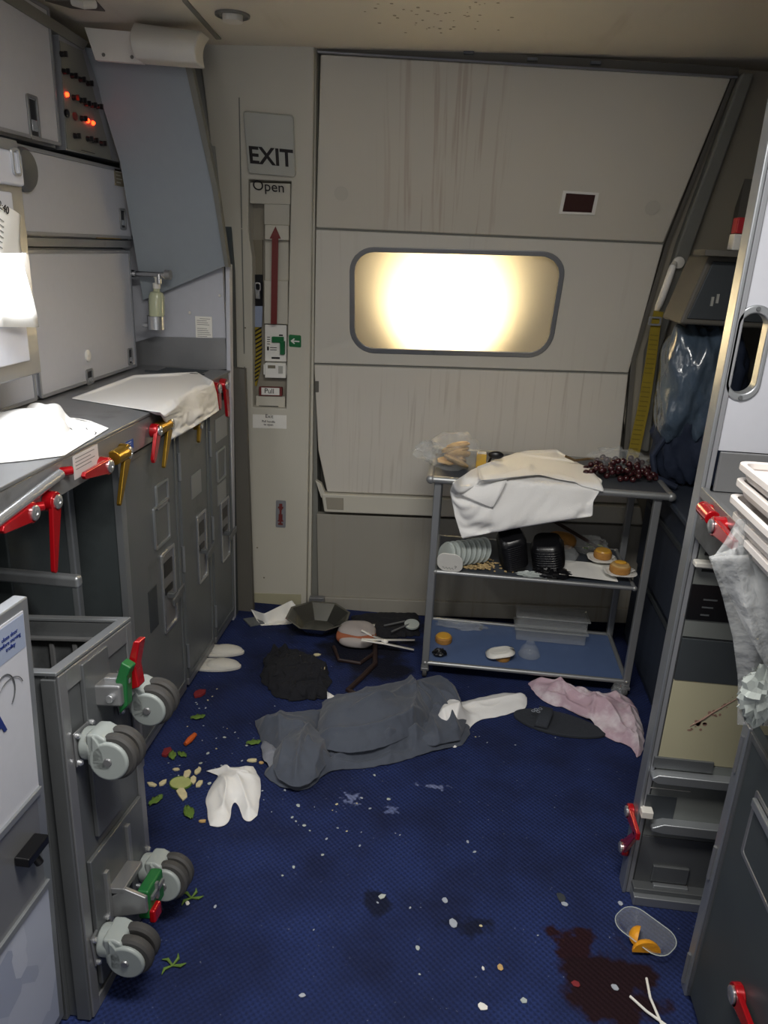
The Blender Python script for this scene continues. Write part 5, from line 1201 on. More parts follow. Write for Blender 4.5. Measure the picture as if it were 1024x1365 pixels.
# crisps
random.seed(8); mb = MB()
for k in range(150):
    x = random.gauss(.12, .045); y = random.uniform(2.72, 2.85); mb.ball((x, y, ZMs + .003 + random.random() * .01 * (1 - abs(x - .12) * 6)), (random.uniform(.004, .012), random.uniform(.004, .009), .003), 6, 4, .3)
o = mb.build('broken_crisps', 'crisps', tag_=('spilled pale crisp crumbs on the middle shelf between lids and black bowls', 'crisps')); o['kind'] = 'stuff'
# black bowls
def bowls(x, y, n, tilt, w, l, lab):
    first = None
    for k in range(n):
        ax = Euler(tilt).to_matrix() @ Vector((0, 0, 1)); cc = Vector((x, y, ZMs + .048)) + ax * (.0115 * k)
        if first is None:
            t = thing('black_bowl', lab, 'bowl', cc, tilt, lab.replace('black plastic bowl in ', '') + ' bowls'); Mx = W(t); mb = MB(Mx)
            A1, A2, A3 = squircle(w * .78, l * .78, w * .25, .016), squircle(w * .95, l * .95, w * .3, -.012), squircle(w, l, w * .32, -.014)
            mb.surf([A1 + A1[:1], A2 + A2[:1], A3 + A3[:1]]); mb.prism(squircle(w * .78, l * .78, w * .25, .016), (0, 0, -.002)); mb.build('bowl_body', 'black_plastic', t, solid=.0015); first = t
        else: dup(first, cc, tilt)
    return first
bowls(.262, 2.77, 12, (.42, -.30, .2), .105, .105, 'black plastic bowl in the left tilted stack on the middle shelf')
bowls(.400, 2.785, 8, (.30, -.16, -.2), .125, .115, 'black plastic bowl in the right stack on the middle shelf')
crumple_ball('crumpled_black_film', (.41, 2.73, ZMs + .012), (.07, .035, .02), 'black_plastic', ('crumpled black film in front of the right bowl stack', 'film'), seed=12, amp=.6, zf=ZMs + .001)
crumple_ball('foil_scrap', (.33, 2.712, ZMs + .008), (.05, .012, .012), 'milky_plastic', ('scrap of clear film at the front edge of the middle shelf', 'film'), seed=15, amp=.7, zf=ZMs + .001)
c = P(790, 757, z=ZMs + .004); mb = MB(); mb.prism([P(733, 745, z=ZMs + .022), P(745, 765, z=ZMs + .022), P(824, 775, z=ZMs + .008), P(815, 752, z=ZMs + .008)], (0, 0, -.002)); tag(mb.build('white_card', 'paper'), 'white card lying on the middle shelf beside the black bowls', 'card')
def tart(name, px, py, r, lab, top, zb, plate=None, yoff=0):
    c = P(px, py, z=zb)
    t = thing(name, lab, 'tart', (c.x, c.y, zb)); mb = MB(); mb.lathe([(r * .92, 0), (r, .006), (r, .024), (r * .9, .028), (0, .028)], (c.x, c.y, zb), n=28); mb.build('tart_base', 'cake', t)
    mb = MB(); mb.lathe([(r * .9, .0285), (r * .8, .034), (0, .036)], (c.x, c.y, zb), n=24); mb.build('tart_cream', top, t); return t, c
def plate(px, py, w, l, z, lab, rot=0.0):
    c = P(px, py, z=z); mb = MB(Matrix.Translation(c) @ Matrix.Rotation(rot, 4, 'Z')); a1, a2, a3 = squircle(w * .7, l * .7, w * .2, .001), squircle(w * .75, l * .75, w * .22, .002), squircle(w, l, w * .3, .010)
    mb.surf([a1 + a1[:1], a2 + a2[:1], a3 + a3[:1]]); mb.prism(squircle(w * .71, l * .71, w * .2, 0), (0, 0, .0015)); return mb.build('small_plate', 'white_sign', solid=.002, tag_=(lab, 'plate', 'small plates on the serving trolley'), origin=c)
plate(802, 746, .115, .10, ZMs + .024, 'small white plate at the back right of the middle shelf, under the glazed tart'); plate(826, 764, .125, .105, ZMs + .0245, 'small white plate at the front right of the middle shelf, under the orange-topped tart')
tart('custard_tart', 803, 743, .036, 'round glazed tart on the rear plate of the middle shelf', 'icing', ZMs + .028)
t, c = tart('custard_tart', 826, 762, .04, 'round tart topped with orange on the front plate of the middle shelf', 'bread', ZMs + .029)
mb = MB(); mb.ball((c.x, c.y + .005, ZMs + .067), (.024, .018, .006), 14, 6); mb.build('orange_topping', 'icing', t)
crumple_ball('clear_box_lid', (.47, 2.88, ZMs + .04), (.06, .05, .035), 'clear_plastic', ('clear plastic box lid standing behind the white card', 'lid'), seed=17, amp=.3, zf=ZMs + .001, n=16)
crumple_ball('bread_loaf', (.47, 3.01, ZMs + .045), (.07, .045, .04), 'cake', ('brown bread roll at the back of the middle shelf', 'bread'), seed=18, amp=.15, zf=ZMs + .001)
mb = MB(); mb.tube([(.42, 3.04, ZMs + .13), (.52, 3.0, ZMs + .09), (.64, 2.95, ZMs + .04), (.69, 2.93, ZMs + .015)], .008, 6); tag(mb.build('dark_cane', 'tan_leather'), 'dark glossy stick leaning across the back of the middle shelf', 'stick')
crumple_ball('salad_box', (.60, 3.0, ZMs + .04), (.07, .05, .04), 'film', ('clear box of green salad at the back right of the middle shelf', 'salad'), seed=19, amp=.4, zf=ZMs + .001)
random.seed(4); sb2 = bpy.data.objects['salad_box']; 
for k in range(14):
    mb = MB(); p = Vector((.60 + random.uniform(-.05, .05), 3.0 + random.uniform(-.03, .03), ZMs + random.uniform(.02, .06))); mb.ball(p, (.012, .009, .004), 7, 5, .3); mb.build('salad_leaf', random.choice(('leaf', 'lime', 'tan_leather')), sb2)
# ---- bottom shelf
c = P(591, 858, z=ZBs); t = thing('fallen_tart', 'round tart lying at the left end of the bottom shelf', 'tart', (c.x, c.y, ZBs)); mb = MB(); mb.lathe([(.034, 0), (.036, .004), (.036, .022), (.033, .026), (0, .027)], (c.x, c.y + .02, ZBs), n=28); mb.build('tart_base', 'cake', t); mb = MB(); mb.lathe([(.032, .0275), (.028, .031), (0, .032)], (c.x, c.y + .02, ZBs), n=24); mb.build('tart_cream', 'icing', t)
crumple_ball('dark_wrapper', tuple(P(586, 870, z=ZBs + .015)), (.028, .02, .018), 'black_plastic', ('small crumpled dark wrapper in front of the fallen tart', 'wrapper'), seed=25, zf=ZBs + .0005)
c = P(670, 880, z=ZBs); mb = MB(); mb.lathe([(.03, 0), (.032, .004), (.032, .02), (0, .022)], (c.x, c.y + .01, ZBs), n=24); tag(mb.build('squashed_tart', 'cake'), 'squashed tart under the upturned white plate on the bottom shelf', 'tart')
t = thing('upturned_plate', 'white plate lying upside down over a squashed tart on the bottom shelf', 'plate', (c.x - .012, c.y + .015, ZBs + .030), (-.04, -.2, .1)); Mx = W(t); mb = MB(Mx); a1, a2, a3 = squircle(.12, .095, .035, -.004), squircle(.085, .065, .025, .006), squircle(.08, .06, .024, .0065)
mb.surf([a1 + a1[:1], a2 + a2[:1], a3 + a3[:1]]); mb.prism(squircle(.08, .06, .024, .0055), (0, 0, .0015)); mb.build('plate_body', 'white_sign', t, solid=.002)
mb = MB(Mx); mb.ring(squircle(.055, .042, .015, .0072), squircle(.05, .037, .013, .0072), (0, 0, .0015)); mb.build('foot_ring', 'white_sign', t)
c = P(706, 878, z=ZBs); mb = MB(); mb.lathe([(.042, .0005), (.046, .003), (.044, .012), (.036, .035), (.022, .05), (.016, .054), (.018, .06), (.0, .062)], (c.x, c.y + .03, 0 + ZBs), n=30); tag(mb.build('clear_dome', 'clear_plastic'), 'clear plastic dome lid on the bottom shelf beside the upturned plate', 'lid')
for k in range(2):
    mb = MB(); a, b_ = P(684, 838, y=3.03), P(782, 838, y=3.03); z = ZBs + .001 + k * .062; mb.box(a.x + .01, b_.x - .01, 2.96, 3.06, z, z + .05); mb.box(a.x, b_.x, 2.95, 3.07, z + .05, z + .058)
    o = mb.build('wrapped_tray', 'film', bevel=.008, seg=3, tag_=(['lower of two film-wrapped clear trays at the back of the bottom shelf', 'upper of two film-wrapped clear trays at the back of the bottom shelf'][k], 'tray', 'film-wrapped trays on the bottom shelf'))
crumple_ball('film_sheet', (.09, 3.03, ZBs + .012), (.10, .03, .014), 'film', ('crumpled clear film at the back left of the bottom shelf', 'film'), seed=28, amp=.8, zf=ZBs + .0005)

# =================================================================== LEFT WORKTOP CLOTHS
ZC = ZW + .003
XH = XW + .018
G = coons([P(227, 587, x=XH), P(245, 577, x=XH + .008), P(262, 567, x=XH), P(292, 547, x=XH + .004)],
          [P(95, 531, z=ZC), P(140, 514, z=ZC + .01), P(178, 500, z=ZC + .01), P(236, 497, z=ZC + .01), P(262, 496, z=ZC)],
          [P(227, 587, x=XH), P(219, 560, x=XH), P(213, 549, z=ZC + .01), P(170, 543, z=ZC), P(95, 531, z=ZC)],
          [P(292, 547, x=XH + .004), P(289, 525, x=XH), P(284, 508, z=ZC + .01), P(262, 496, z=ZC)], 50, 50)
G = settle(G, 1.005, 18, 5, seed=14, colliders=[('box', -1.4, XW + .008, .4, 3.1, ZC)], pin=.95, noise=.014, grav=.0002, floor=.9, lump=5)
cloth('cloth', 'white_cloth', G, tag_=('white cloth hanging over the far front edge of the left worktop', 'cloth'))
G = coons([P(-40, 620, z=ZC), P(30, 614, z=ZC), P(85, 607, z=ZC), P(145, 571, z=ZC)],
          [P(-40, 560, z=ZC), P(0, 548, z=ZC + .03), P(60, 548, z=ZC + .04), P(90, 556, z=ZC)],
          [P(-40, 620, z=ZC), P(-40, 560, z=ZC)],
          [P(145, 571, z=ZC), P(120, 561, z=ZC + .01), P(90, 556, z=ZC)], 56, 40)
G = settle(G, 1.12, 45, 5, seed=24, colliders=[('box', -1.4, XW + .008, .4, 3.1, ZC), ('ell', tuple(P(32, 580, z=ZC)), (.10, .13, .065)), ('ell', tuple(P(60, 565, z=ZC)), (.05, .07, .07))], pin=.3, noise=.04, grav=.0006, floor=.9, lump=7)
cloth('crumpled_cloth', 'white_cloth', G, tag_=('bright white crumpled cloth on the near end of the left worktop', 'cloth'))

# =================================================================== THINGS ON THE FLOOR
# heaps of cloth: a sheet filling its outline, lifted by what is bundled in it, with creased folds
def smooth_line(P, n=24):
    P = [Vector(p) for p in P]
    if len(P) < 3: return [tuple(p) for p in P]
    out = []
    for i in range(len(P) - 1):
        p0, p1, p2, p3 = P[max(i - 1, 0)], P[i], P[i + 1], P[min(i + 2, len(P) - 1)]
        for k in range(8):
            u = k / 8; out.append(.5 * ((2 * p1) + (p2 - p0) * u + (2 * p0 - 5 * p1 + 4 * p2 - p3) * u * u + (3 * p1 - p0 - 3 * p2 + p3) * u ** 3))
    return [tuple(p) for p in out + [P[-1]]]
def segdist(X, pts):
    d = np.full(X.shape[:-1], 9.0)
    for a, b_ in zip(pts[:-1], pts[1:]):
        a = np.array(a[:2]); b_ = np.array(b_[:2]); e = b_ - a; t_ = np.clip(((X - a) @ e) / (e @ e + 1e-9), 0, 1); d = np.minimum(d, np.linalg.norm(X - a - t_[..., None] * e, axis=-1))
    return d
def heap(name, m, bot, top, left, right, n, k, base=.012, hull=(), folds=(), waves=(), seed=1, edge=.006, parent=None, tg=None, th=.002, z0=0.0, jag=.004, soft=.02):
    rng = np.random.default_rng(seed)
    S = [smooth_line(gp(q)) for q in (bot, top, left, right)]
    G = coons(*S, n, k); XY = G[..., :2].copy()
    def nz(sc, c=9):
        a = rng.uniform(0, 2 * PI, c); f_ = rng.uniform(.5, 1.6, c) * 2 * PI / sc; p_ = rng.uniform(0, 6, c)
        return sum(np.sin(XY[..., 0] * f_[i] * np.cos(a[i]) + XY[..., 1] * f_[i] * np.sin(a[i]) + p_[i]) for i in range(c)) / math.sqrt(c)
    u = np.linspace(0, 1, n)[None]; v = np.linspace(0, 1, k)[:, None]
    P_ = [np.array(q)[:, :2] for q in S]; dE = np.minimum.reduce([segdist(XY, q) for q in P_])
    ed = 1 - np.exp(-(dE / soft) ** 1.3)
    Z = np.full((k, n), base) * ed
    for (px, py), (rx, ry, h, rot) in hull:
        c = at(px, py, z=0); dx = XY[..., 0] - c.x; dy = XY[..., 1] - c.y; a = dx * math.cos(rot) + dy * math.sin(rot); b_ = -dx * math.sin(rot) + dy * math.cos(rot)
        a = a + nz(.3) * .012; b_ = b_ + nz(.3) * .012
        Z = Z + h * np.exp(-((a / rx) ** 2 + (b_ / ry) ** 2) ** 1.3) * np.clip(ed * 1.2, 0, 1)
    for pts, w, h in folds:
        d = segdist(XY + np.stack([nz(.3), nz(.3)], -1) * .006, smooth_line([tuple(at(*p, z=0)) for p in pts])); Z = Z + h * np.exp(-(d / w) ** 1.2) * (.35 + .65 * ed)
    for ang, wl, amp in waves:
        ph = (XY[..., 0] * math.cos(ang) + XY[..., 1] * math.sin(ang)) * PI / wl + nz(.35) * 1.3 + nz(.2) * .3
        rid = (1 - np.abs(np.sin(ph))) ** 1.6; mask = np.clip(.5 + .6 * nz(.25), 0, 1.2)
        Z = Z + amp * rid * mask * (.25 + .75 * ed)
    G[..., 2] = z0 + edge * .5 + np.maximum(Z, 0)
    G[..., 0] += nz(.05) * jag; G[..., 1] += nz(.05) * jag
    return cloth(name, m, G, parent, tg, th=th)
jk = heap('grey_jacket', 'jacket', [(367, 1046), (392, 1056), (415, 1050), (440, 1030), (475, 1026), (520, 1020), (560, 1008), (616, 994)], [(340, 962), (365, 955), (400, 950), (430, 946), (478, 928), (520, 915), (560, 911), (607, 922)], [(367, 1046), (352, 1032), (366, 1014), (350, 992), (340, 962)], [(616, 994), (626, 972), (607, 922)], 150, 90,
    base=.02, hull=[((485, 985), (.17, .09, .062, .15)), ((565, 955), (.12, .075, .045, .4)), ((408, 1018), (.09, .085, .035, .6)), ((390, 980), (.10, .06, .018, 0))],
    folds=[([(436, 948), (424, 975), (424, 1000), (440, 1018)], 0.0225, -0.0420), ([(400, 1008), (430, 1022), (470, 1012), (520, 1000), (560, 990)], 0.0150, 0.0240), ([(440, 1020), (490, 1016), (545, 1003)], 0.0125, -0.0210), ([(545, 915), (566, 940), (600, 948), (620, 960)], 0.0150, 0.0330), ([(560, 930), (548, 965), (555, 1000)], 0.0175, 0.0270), ([(575, 935), (580, 965), (600, 990)], 0.0125, -0.0270), ([(460, 940), (500, 935), (545, 938)], 0.0125, 0.0180), ([(352, 972), (385, 985), (420, 990)], 0.0175, 0.0210), ([(375, 960), (372, 1000), (392, 1030)], 0.0175, 0.0240), ([(388, 1052), (404, 1020), (424, 1000)], 0.0150, 0.0270)],
    waves=[(1.1, .19, .020), (-.5, .24, .012)], seed=5, jag=.0015, tg=('crumpled grey jacket lying in a heap in the middle of the carpet', 'jacket'), th=.003, soft=.016)
heap('jacket_body', 'jacket', [(436, 1016), (470, 1020), (510, 1012), (548, 996)], [(430, 952), (470, 940), (510, 930), (552, 920)], [(436, 1016), (424, 990), (430, 952)], [(548, 996), (572, 965), (552, 920)], 110, 80, base=.03, hull=[((490, 975), (.15, .09, .05, .15))],
    folds=[([(430, 1000), (470, 1004), (520, 994), (560, 975)], .012, .022), ([(545, 925), (556, 955), (545, 990)], .013, .024), ([(450, 955), (475, 965), (520, 962)], .010, .014), ([(548, 935), (520, 958), (470, 985)], .010, .014)], waves=[(1.0, .22, .016)], seed=51, edge=.01, z0=.045, parent=jk, jag=.0015, th=.003)
heap('jacket_sleeve', 'jacket', [(372, 1050), (395, 1060), (420, 1050), (436, 1026)], [(366, 1012), (392, 985), (415, 980), (432, 992)], [(372, 1050), (364, 1030), (366, 1012)], [(436, 1026), (440, 1008), (432, 992)], 70, 60, base=.03, hull=[((402, 1018), (.07, .07, .025, .5))],
    folds=[([(392, 1055), (400, 1020), (412, 985)], .012, .022), ([(372, 1035), (385, 1005), (400, 988)], .010, .016), ([(418, 1050), (424, 1020), (430, 1000)], .010, .014)], seed=53, z0=.028, parent=jk, jag=.0015, th=.003)
heap('jacket_tail', 'jacket', [(552, 1000), (580, 1002), (612, 994)], [(548, 918), (575, 912), (606, 922)], [(552, 1000), (566, 960), (548, 918)], [(612, 994), (620, 965), (606, 922)], 60, 60, base=.03, hull=[((585, 940), (.06, .07, .02, 0))],
    folds=[([(560, 925), (585, 950), (610, 985)], .012, .026), ([(580, 915), (600, 935), (615, 960)], .010, .02), ([(562, 950), (575, 980), (585, 1000)], .010, .02)], seed=57, z0=.022, parent=jk, jag=.0015, th=.003)
heap('jacket_lining', 'jacket_lining', [(350, 1015), (362, 1032), (372, 1040)], [(350, 992), (368, 1000), (382, 1012)], [(350, 1015), (350, 992)], [(372, 1040), (382, 1012)], 40, 30, base=.022, waves=[(.4, .03, .012)], seed=7, parent=jk, z0=.012)
heap('floor_napkin', 'white_cloth', [(566, 990), (590, 984), (606, 998), (620, 980), (638, 962), (670, 955), (700, 945)], [(590, 942), (620, 936), (645, 930), (672, 925), (700, 927)], [(566, 990), (576, 966), (590, 942)], [(700, 945), (703, 936), (700, 927)], 90, 44,
    base=.014, hull=[((590, 965), (.06, .07, .062, 0))], folds=[([(590, 950), (612, 960), (610, 985)], .01, .018), ([(615, 950), (650, 940), (698, 932)], .012, .012), ([(590, 968), (600, 990)], .008, .012)], waves=[(1.9, .14, .010)], seed=9, jag=.001, tg=('long white napkin on the carpet touching the right end of the grey jacket', 'napkin'))
heap('white_rag', 'white_cloth', [(279, 1102), (294, 1103), (305, 1096), (309, 1078), (314, 1071), (320, 1080), (324, 1092), (333, 1096), (343, 1088)], [(275, 1030), (296, 1025), (318, 1024), (338, 1023)], [(279, 1102), (275, 1066), (283, 1048), (291, 1036), (275, 1030)], [(343, 1088), (347, 1060), (347, 1042), (338, 1023)], 70, 60,
    base=.014, hull=[((312, 1052), (.05, .05, .022, 0))], folds=[([(300, 1030), (318, 1045), (345, 1042)], .008, .014), ([(290, 1038), (302, 1060), (298, 1085)], .010, .014), ([(312, 1050), (322, 1065), (332, 1085)], .010, .012), ([(278, 1030), (300, 1034), (330, 1040)], .006, .010)], waves=[(.5, .12, .006)], seed=12, jag=.001, tg=('small white rag with a notch on the carpet near the left trolleys', 'cloth'), soft=.012)
heap('pink_cloth', 'pink_cloth', [(709, 920), (728, 938), (750, 944), (770, 954), (790, 966), (808, 984), (838, 996), (850, 1012)], [(722, 906), (750, 918), (790, 928), (838, 934), (856, 970), (858, 1000)], [(709, 920), (706, 911), (722, 906)], [(850, 1012), (858, 1000)], 120, 50,
    base=.02, hull=[((810, 955), (.10, .06, .03, -.4)), ((745, 930), (.07, .04, .02, -.3))], folds=[([(720, 915), (760, 930), (800, 950), (840, 990)], .010, .022), ([(770, 925), (790, 945), (785, 965)], .010, .02), ([(820, 935), (835, 960), (850, 1000)], .010, .02), ([(745, 922), (752, 940)], .008, .014)], waves=[(.9, .07, .022), (2.3, .10, .014)], seed=15, jag=.002, tg=('crumpled pink and white cloth on the carpet beside the right partition', 'cloth'), soft=.012)
# slippers
def slipper(name, c, ang, L, w, m, lab, strap=True):
    t = thing(name, lab, 'slipper', (c.x, c.y, .001), (0, 0, ang)); Mx = W(t)
    def outline(s, z): return [(L * .5 * math.cos(a) * s, (w * .5 * math.sin(a) * (1 + .12 * math.cos(a) - .10 * math.cos(2 * a))) * s, z) for a in np.linspace(0, 2 * PI, 40, endpoint=False)]
    mb = MB(Mx); mb.prism(outline(1, 0), (0, 0, .012)); mb.build('sole', m, t, bevel=.003)
    if strap:
        mb = MB(Mx); G = [[(L * (.08 + .14 * i / 6) + .01 * abs(j - 6) / 6, w * .48 * math.cos(PI * j / 12), .013 + .032 * math.sin(PI * j / 12)) for j in range(13)] for i in range(7)]
        mb.surf([[Vector(p) for p in r] for r in G]); mb.build('strap', m, t, solid=.003)
    return t, Mx
t, Mx = slipper('grey_slipper', at(745, 967, z=0), -.22 + PI, .34, .13, 'slipper_grey', 'dark grey slipper on the carpet in front of the pink cloth')
mb = MB(Mx)
for k, (dx, dy) in enumerate(((.075, -.01), (.09, .0), (.08, .012), (.098, .014))): mb.tube([(dx + .007 * math.cos(a), dy + .006 * math.sin(a), .046) for a in np.linspace(0, 2 * PI, 12)], .0009, 5)
mb.build('printed_emblem', 'crumb_white', t)
sl, Mx = slipper('white_slipper', at(297, 890, z=0), .08, .27, .085, 'slipper_white', 'nearer white slipper poking out from under the left trolleys', False)
mb = MB(Mx); mb.ball((.06, 0, .012), (.07, .04, .02), 16, 8); 
for v in mb.bm.verts: v.co.z = max(v.co.z, .0125)
mb.build('toe_cover', 'slipper_white', sl)
s2 = dup(sl, at(299, 876, z=0), (0, 0, .1), 'farther white slipper poking out from under the left trolleys'); s2.location.z = .001
sl['group'] = s2['group'] = 'white slippers by the left trolleys'
s2.location.y += .03
for s_ in (sl, s2): s_.location.x -= .06
# foil dish
def octa(r, z, c, ry=1): return [(c.x + r * math.cos(PI / 8 + PI / 4 * k), c.y + r * ry * math.sin(PI / 8 + PI / 4 * k), z) for k in range(8)]
c = at(424, 838, z=0)
A1, A2, A3 = octa(.075, .004, c), octa(.14, .066, c), octa(.15, .068, c)
mb = MB(); mb.surf([A1 + A1[:1], A2 + A2[:1], A3 + A3[:1]]); mb.prism(octa(.0755, .003, c), (0, 0, .002)); tag(mb.build('foil_dish', 'pan_foil', solid=.0015, flat=True), 'eight-sided shiny metal dish on the floor below the door frame', 'dish')
# bowl of debris
G = coons([at(348, 834, z=.003), at(385, 832, z=.003), at(400, 828, z=.003)], [at(334, 812, z=.03), at(352, 818, z=.05), at(389, 800, z=.07)], [at(348, 834, z=.003), at(334, 812, z=.03)], [at(400, 828, z=.003), at(398, 812, z=.04), at(389, 800, z=.07)], 20, 14)
G = settle(G, 1.08, 20, 4, seed=71, pin=.6, noise=.02, grav=.0003, floor=.003); cloth('torn_paper', 'stain_cream', G, tag_=('torn cream paper on the floor against the door frame', 'paper'))
bpy.data.objects['torn_paper'].data.materials[0] = MATS['paper']
mb = MB(); mb.prism(gp([(324, 826), (344, 823), (353, 832), (334, 836)], .002), (0, 0, .006)); tag(mb.build('grey_booklet', 'alu_door', bevel=.001), 'small grey booklet on the floor left of the torn paper', 'booklet')
# cap: pale crown with terracotta band
t = thing('fabric_shoe', 'pale grey and terracotta fabric shoe on the floor beside the metal dish', 'shoe', at(475, 856, z=0))
c = at(474, 858, z=0)
lumpy('upper', (c.x, c.y + .03, .036), (.085, .075, .042), 'pale_fabric', t, seed=9, amp=.1, zf=.004)
lumpy('toe_band', (c.x + .0, c.y + .008, .034), (.088, .062, .032), 'terracotta', t, seed=10, amp=.05, zf=.01)
lumpy('toe', (c.x + .005, c.y - .018, .030), (.075, .05, .026), 'pale_fabric', t, seed=11, amp=.06, zf=.003)
mb = MB(); mb.tube([at(445, 862, z=.015), at(452, 880, z=.008), at(480, 884, z=.008), at(500, 870, z=.01), at(498, 855, z=.02)], .008, 8); mb.build('sole_strap', 'tan_leather', t)
mb = MB(); mb.tube([at(500, 858, z=.008), at(500, 885, z=.008), at(480, 905, z=.008), at(464, 920, z=.008), at(478, 928, z=.008)], .011, 8); tag(mb.build('leather_strap', 'tan_leather'), 'dark brown strap curling on the floor between shoe and grey jacket', 'strap')
# white plastic tongs / forks
t = thing('plastic_tongs', 'white plastic serving tongs lying across the shoe on the floor', 'tongs', at(515, 855, z=0))
for a, b_, c2 in (((482, 852), (513, 853), (553, 853)), ((482, 853), (513, 858), (552, 866)), ((482, 840), (497, 848), (513, 853))):
    mb = MB(); A = [at(a[0], a[1], z=.085), at(b_[0], b_[1], z=.05), at(c2[0], c2[1], z=.02)]
    mb.surf([[p + Vector((0, -.007, 0)) for p in A], [p + Vector((0, .007, 0)) for p in A]]); mb.build('arm', 'white_sign', t, solid=.003)
mb = MB(); mb.ball(tuple(at(513, 855, z=.052)), (.016, .014, .01), 10, 6); mb.build('pivot', 'white_sign', t)
for k, (x, y) in enumerate(((492, 837), (500, 836))):
    pass
mb = MB(); A = [at(484, 835, z=.03), at(500, 833, z=.03)]; mb.surf([[p + Vector((0, -.01, 0)) for p in A], [p + Vector((0, .01, 0)) for p in A]]); tag(mb.build('plastic_blade', 'white_sign', solid=.002), 'short white plastic piece beside the tongs', 'plastic piece')
# dark flat bag behind the tongs
heap('black_bag', 'black_cloth', [(462, 846), (500, 852), (560, 848)], [(470, 822), (510, 818), (558, 819)], [(462, 846), (470, 822)], [(560, 848), (558, 819)], 70, 40, base=.02, waves=[(1.2, .06, .012)], seed=21, tg=('flat black bag crumpled on the floor below the door', 'bag'))
for k, (a, b_) in enumerate((((512, 834), (540, 828)), ((522, 842), (545, 832)))):
    mb = MB(); mb.tube([at(*a, z=.045), at(*b_, z=.045)], .004, 6); tag(mb.build('grey_rod', 'steel'), ['thin grey rod on the black bag, nearer the door', 'thin grey rod on the black bag, nearer the tongs'][k], 'rod', 'rods on the black bag')
mb = MB(); mb.lathe([(.03, 0), (.034, .004), (.034, .012), (0, .014)], at(549, 834, z=.035), (0, -.2, 1), n=24); tag(mb.build('pale_lid', 'milky_plastic'), 'pale round lid on the black bag beside the trolley leg', 'lid')
# black woolly garment
c = at(393, 905, z=0)
heap('black_garment', 'black_cloth', [(362, 925), (385, 936), (410, 934), (430, 936)], [(352, 880), (372, 868), (400, 872), (425, 880)], [(362, 925), (348, 905), (352, 880)], [(430, 936), (440, 905), (425, 880)], 90, 80, base=.03, hull=[((393, 900), (.1, .08, .03, 0))], waves=[(.3, .04, .02), (1.6, .05, .02), (2.5, .03, .012)], seed=19, tg=('black crumpled garment on the floor behind the grey jacket', 'garment'), th=.003, jag=.008)
mb = MB(); mb.surf([[at(436, 922, z=.03), at(440, 924, z=.035)], [at(437, 941, z=.012), at(458, 936, z=.02)]]); tag(mb.build('white_tissue', 'white_cloth', solid=.002), 'small white tissue behind the grey jacket', 'tissue')
# bits on the floor
def chip(px, py, r, m, name, lab, cat, grp=None, h=.004, sy=None, z=.0):
    c = at(px, py, z=0); mb = MB(Matrix.Translation(c) @ Matrix.Rotation(random.uniform(0, 3), 4, 'Z')); n = random.randint(5, 8); sy = sy or random.uniform(.5, .9)
    pts = [(r * math.cos(2 * PI * k / n) * random.uniform(.7, 1.1), r * sy * math.sin(2 * PI * k / n) * random.uniform(.7, 1.1), z + .001) for k in range(n)]
    mb.prism(pts, (random.uniform(-.001, .001), 0, h)); return tag(mb.build(name, m, bevel=min(.001, h * .3)), lab, cat, grp)
random.seed(91)
chip(422, 888, .016, 'crumb_pale', 'egg_white', 'pale bit on the black garment, nearer the door', 'food bit', 'pale bits on the black garment', .006, .6, .05); chip(429, 905, .022, 'crumb_pale', 'egg_white', 'pale bit on the black garment, nearer the jacket', 'food bit', 'pale bits on the black garment', .006, .5, .04)
G_ = 'food chunks by the left trolleys'
for px, py, r in ((250, 1033, .026), (264, 1029, .018), (243, 1059, .034), (266, 1046, .02), (217, 1045, .018), (203, 1047, .02), (337, 1015, .018), (348, 1018, .01), (270, 1096, .012), (235, 1027, .012), (258, 1041, .02)):
    chip(px, py, r, random.choice(('crumb_pale', 'bread', 'crumb_pale')), 'bread_chunk', 'pale broken food chunk on the carpet left of the white rag', 'food chunk', G_, .006, .55)
c = at(241, 1045, z=0); t = thing('cucumber_slice', 'round pale green cucumber slice on the carpet left of the white rag', 'cucumber slice', c); mb = MB(); mb.lathe([(.034, 0), (.034, .005), (0, .005)], c + Vector((0, 0, .001)), n=26, sy=.85); mb.build('flesh', 'lime', t); mb = MB(); mb.lathe([(.036, 0), (.036, .0055), (.0335, .0055), (.0335, 0)], c + Vector((0, 0, .001)), n=26, sy=.85); mb.build('peel', 'leaf', t)
mb = MB(); mb.tube([at(247, 992, z=.012), at(253, 986, z=.014), at(260, 979, z=.012)], [.007, .011, .008], 10); tag(mb.build('carrot_stick', 'carrot'), 'orange carrot stick at the foot of the left trolleys', 'carrot')
for px, py, lab in ((223, 1004, 'dark red food scrap at the foot of the nearest left trolley'), (266, 926, 'dark red food scrap at the foot of the farther left trolley')): chip(px, py, .03, 'salami', 'salami_scrap', lab, 'food scrap', None, .01)
for px, py, lab in ((230, 1009, 'yellow green salad leaf beside the nearest left trolley'), (264, 958, 'curled green salad leaf beside the farther left trolley'), (208, 1069, 'pale green leaf on the carpet at the edge of the nearest trolley'), (252, 1085, 'small green leaf below the cucumber slice'), (338, 992, 'green leaf at the left tip of the grey jacket'), (243, 1008, 'green leaf scrap between carrot and cucumber')):
    c = at(px, py, z=0); mb = MB(Matrix.Translation(c) @ Matrix.Rotation(random.uniform(0, 3), 4, 'Z')); L = random.uniform(.02, .03)
    mb.surf([[(L * (2 * i / 6 - 1), L * .55 * math.sin(PI * (i + .5) / 7) * (2 * j / 4 - 1), .004 + .008 * abs(math.sin(i * 1.3 + j))) for j in range(5)] for i in range(7)]); tag(mb.build('salad_leaf', 'leaf', solid=.001), lab, 'leaf', 'salad leaves on the carpet')
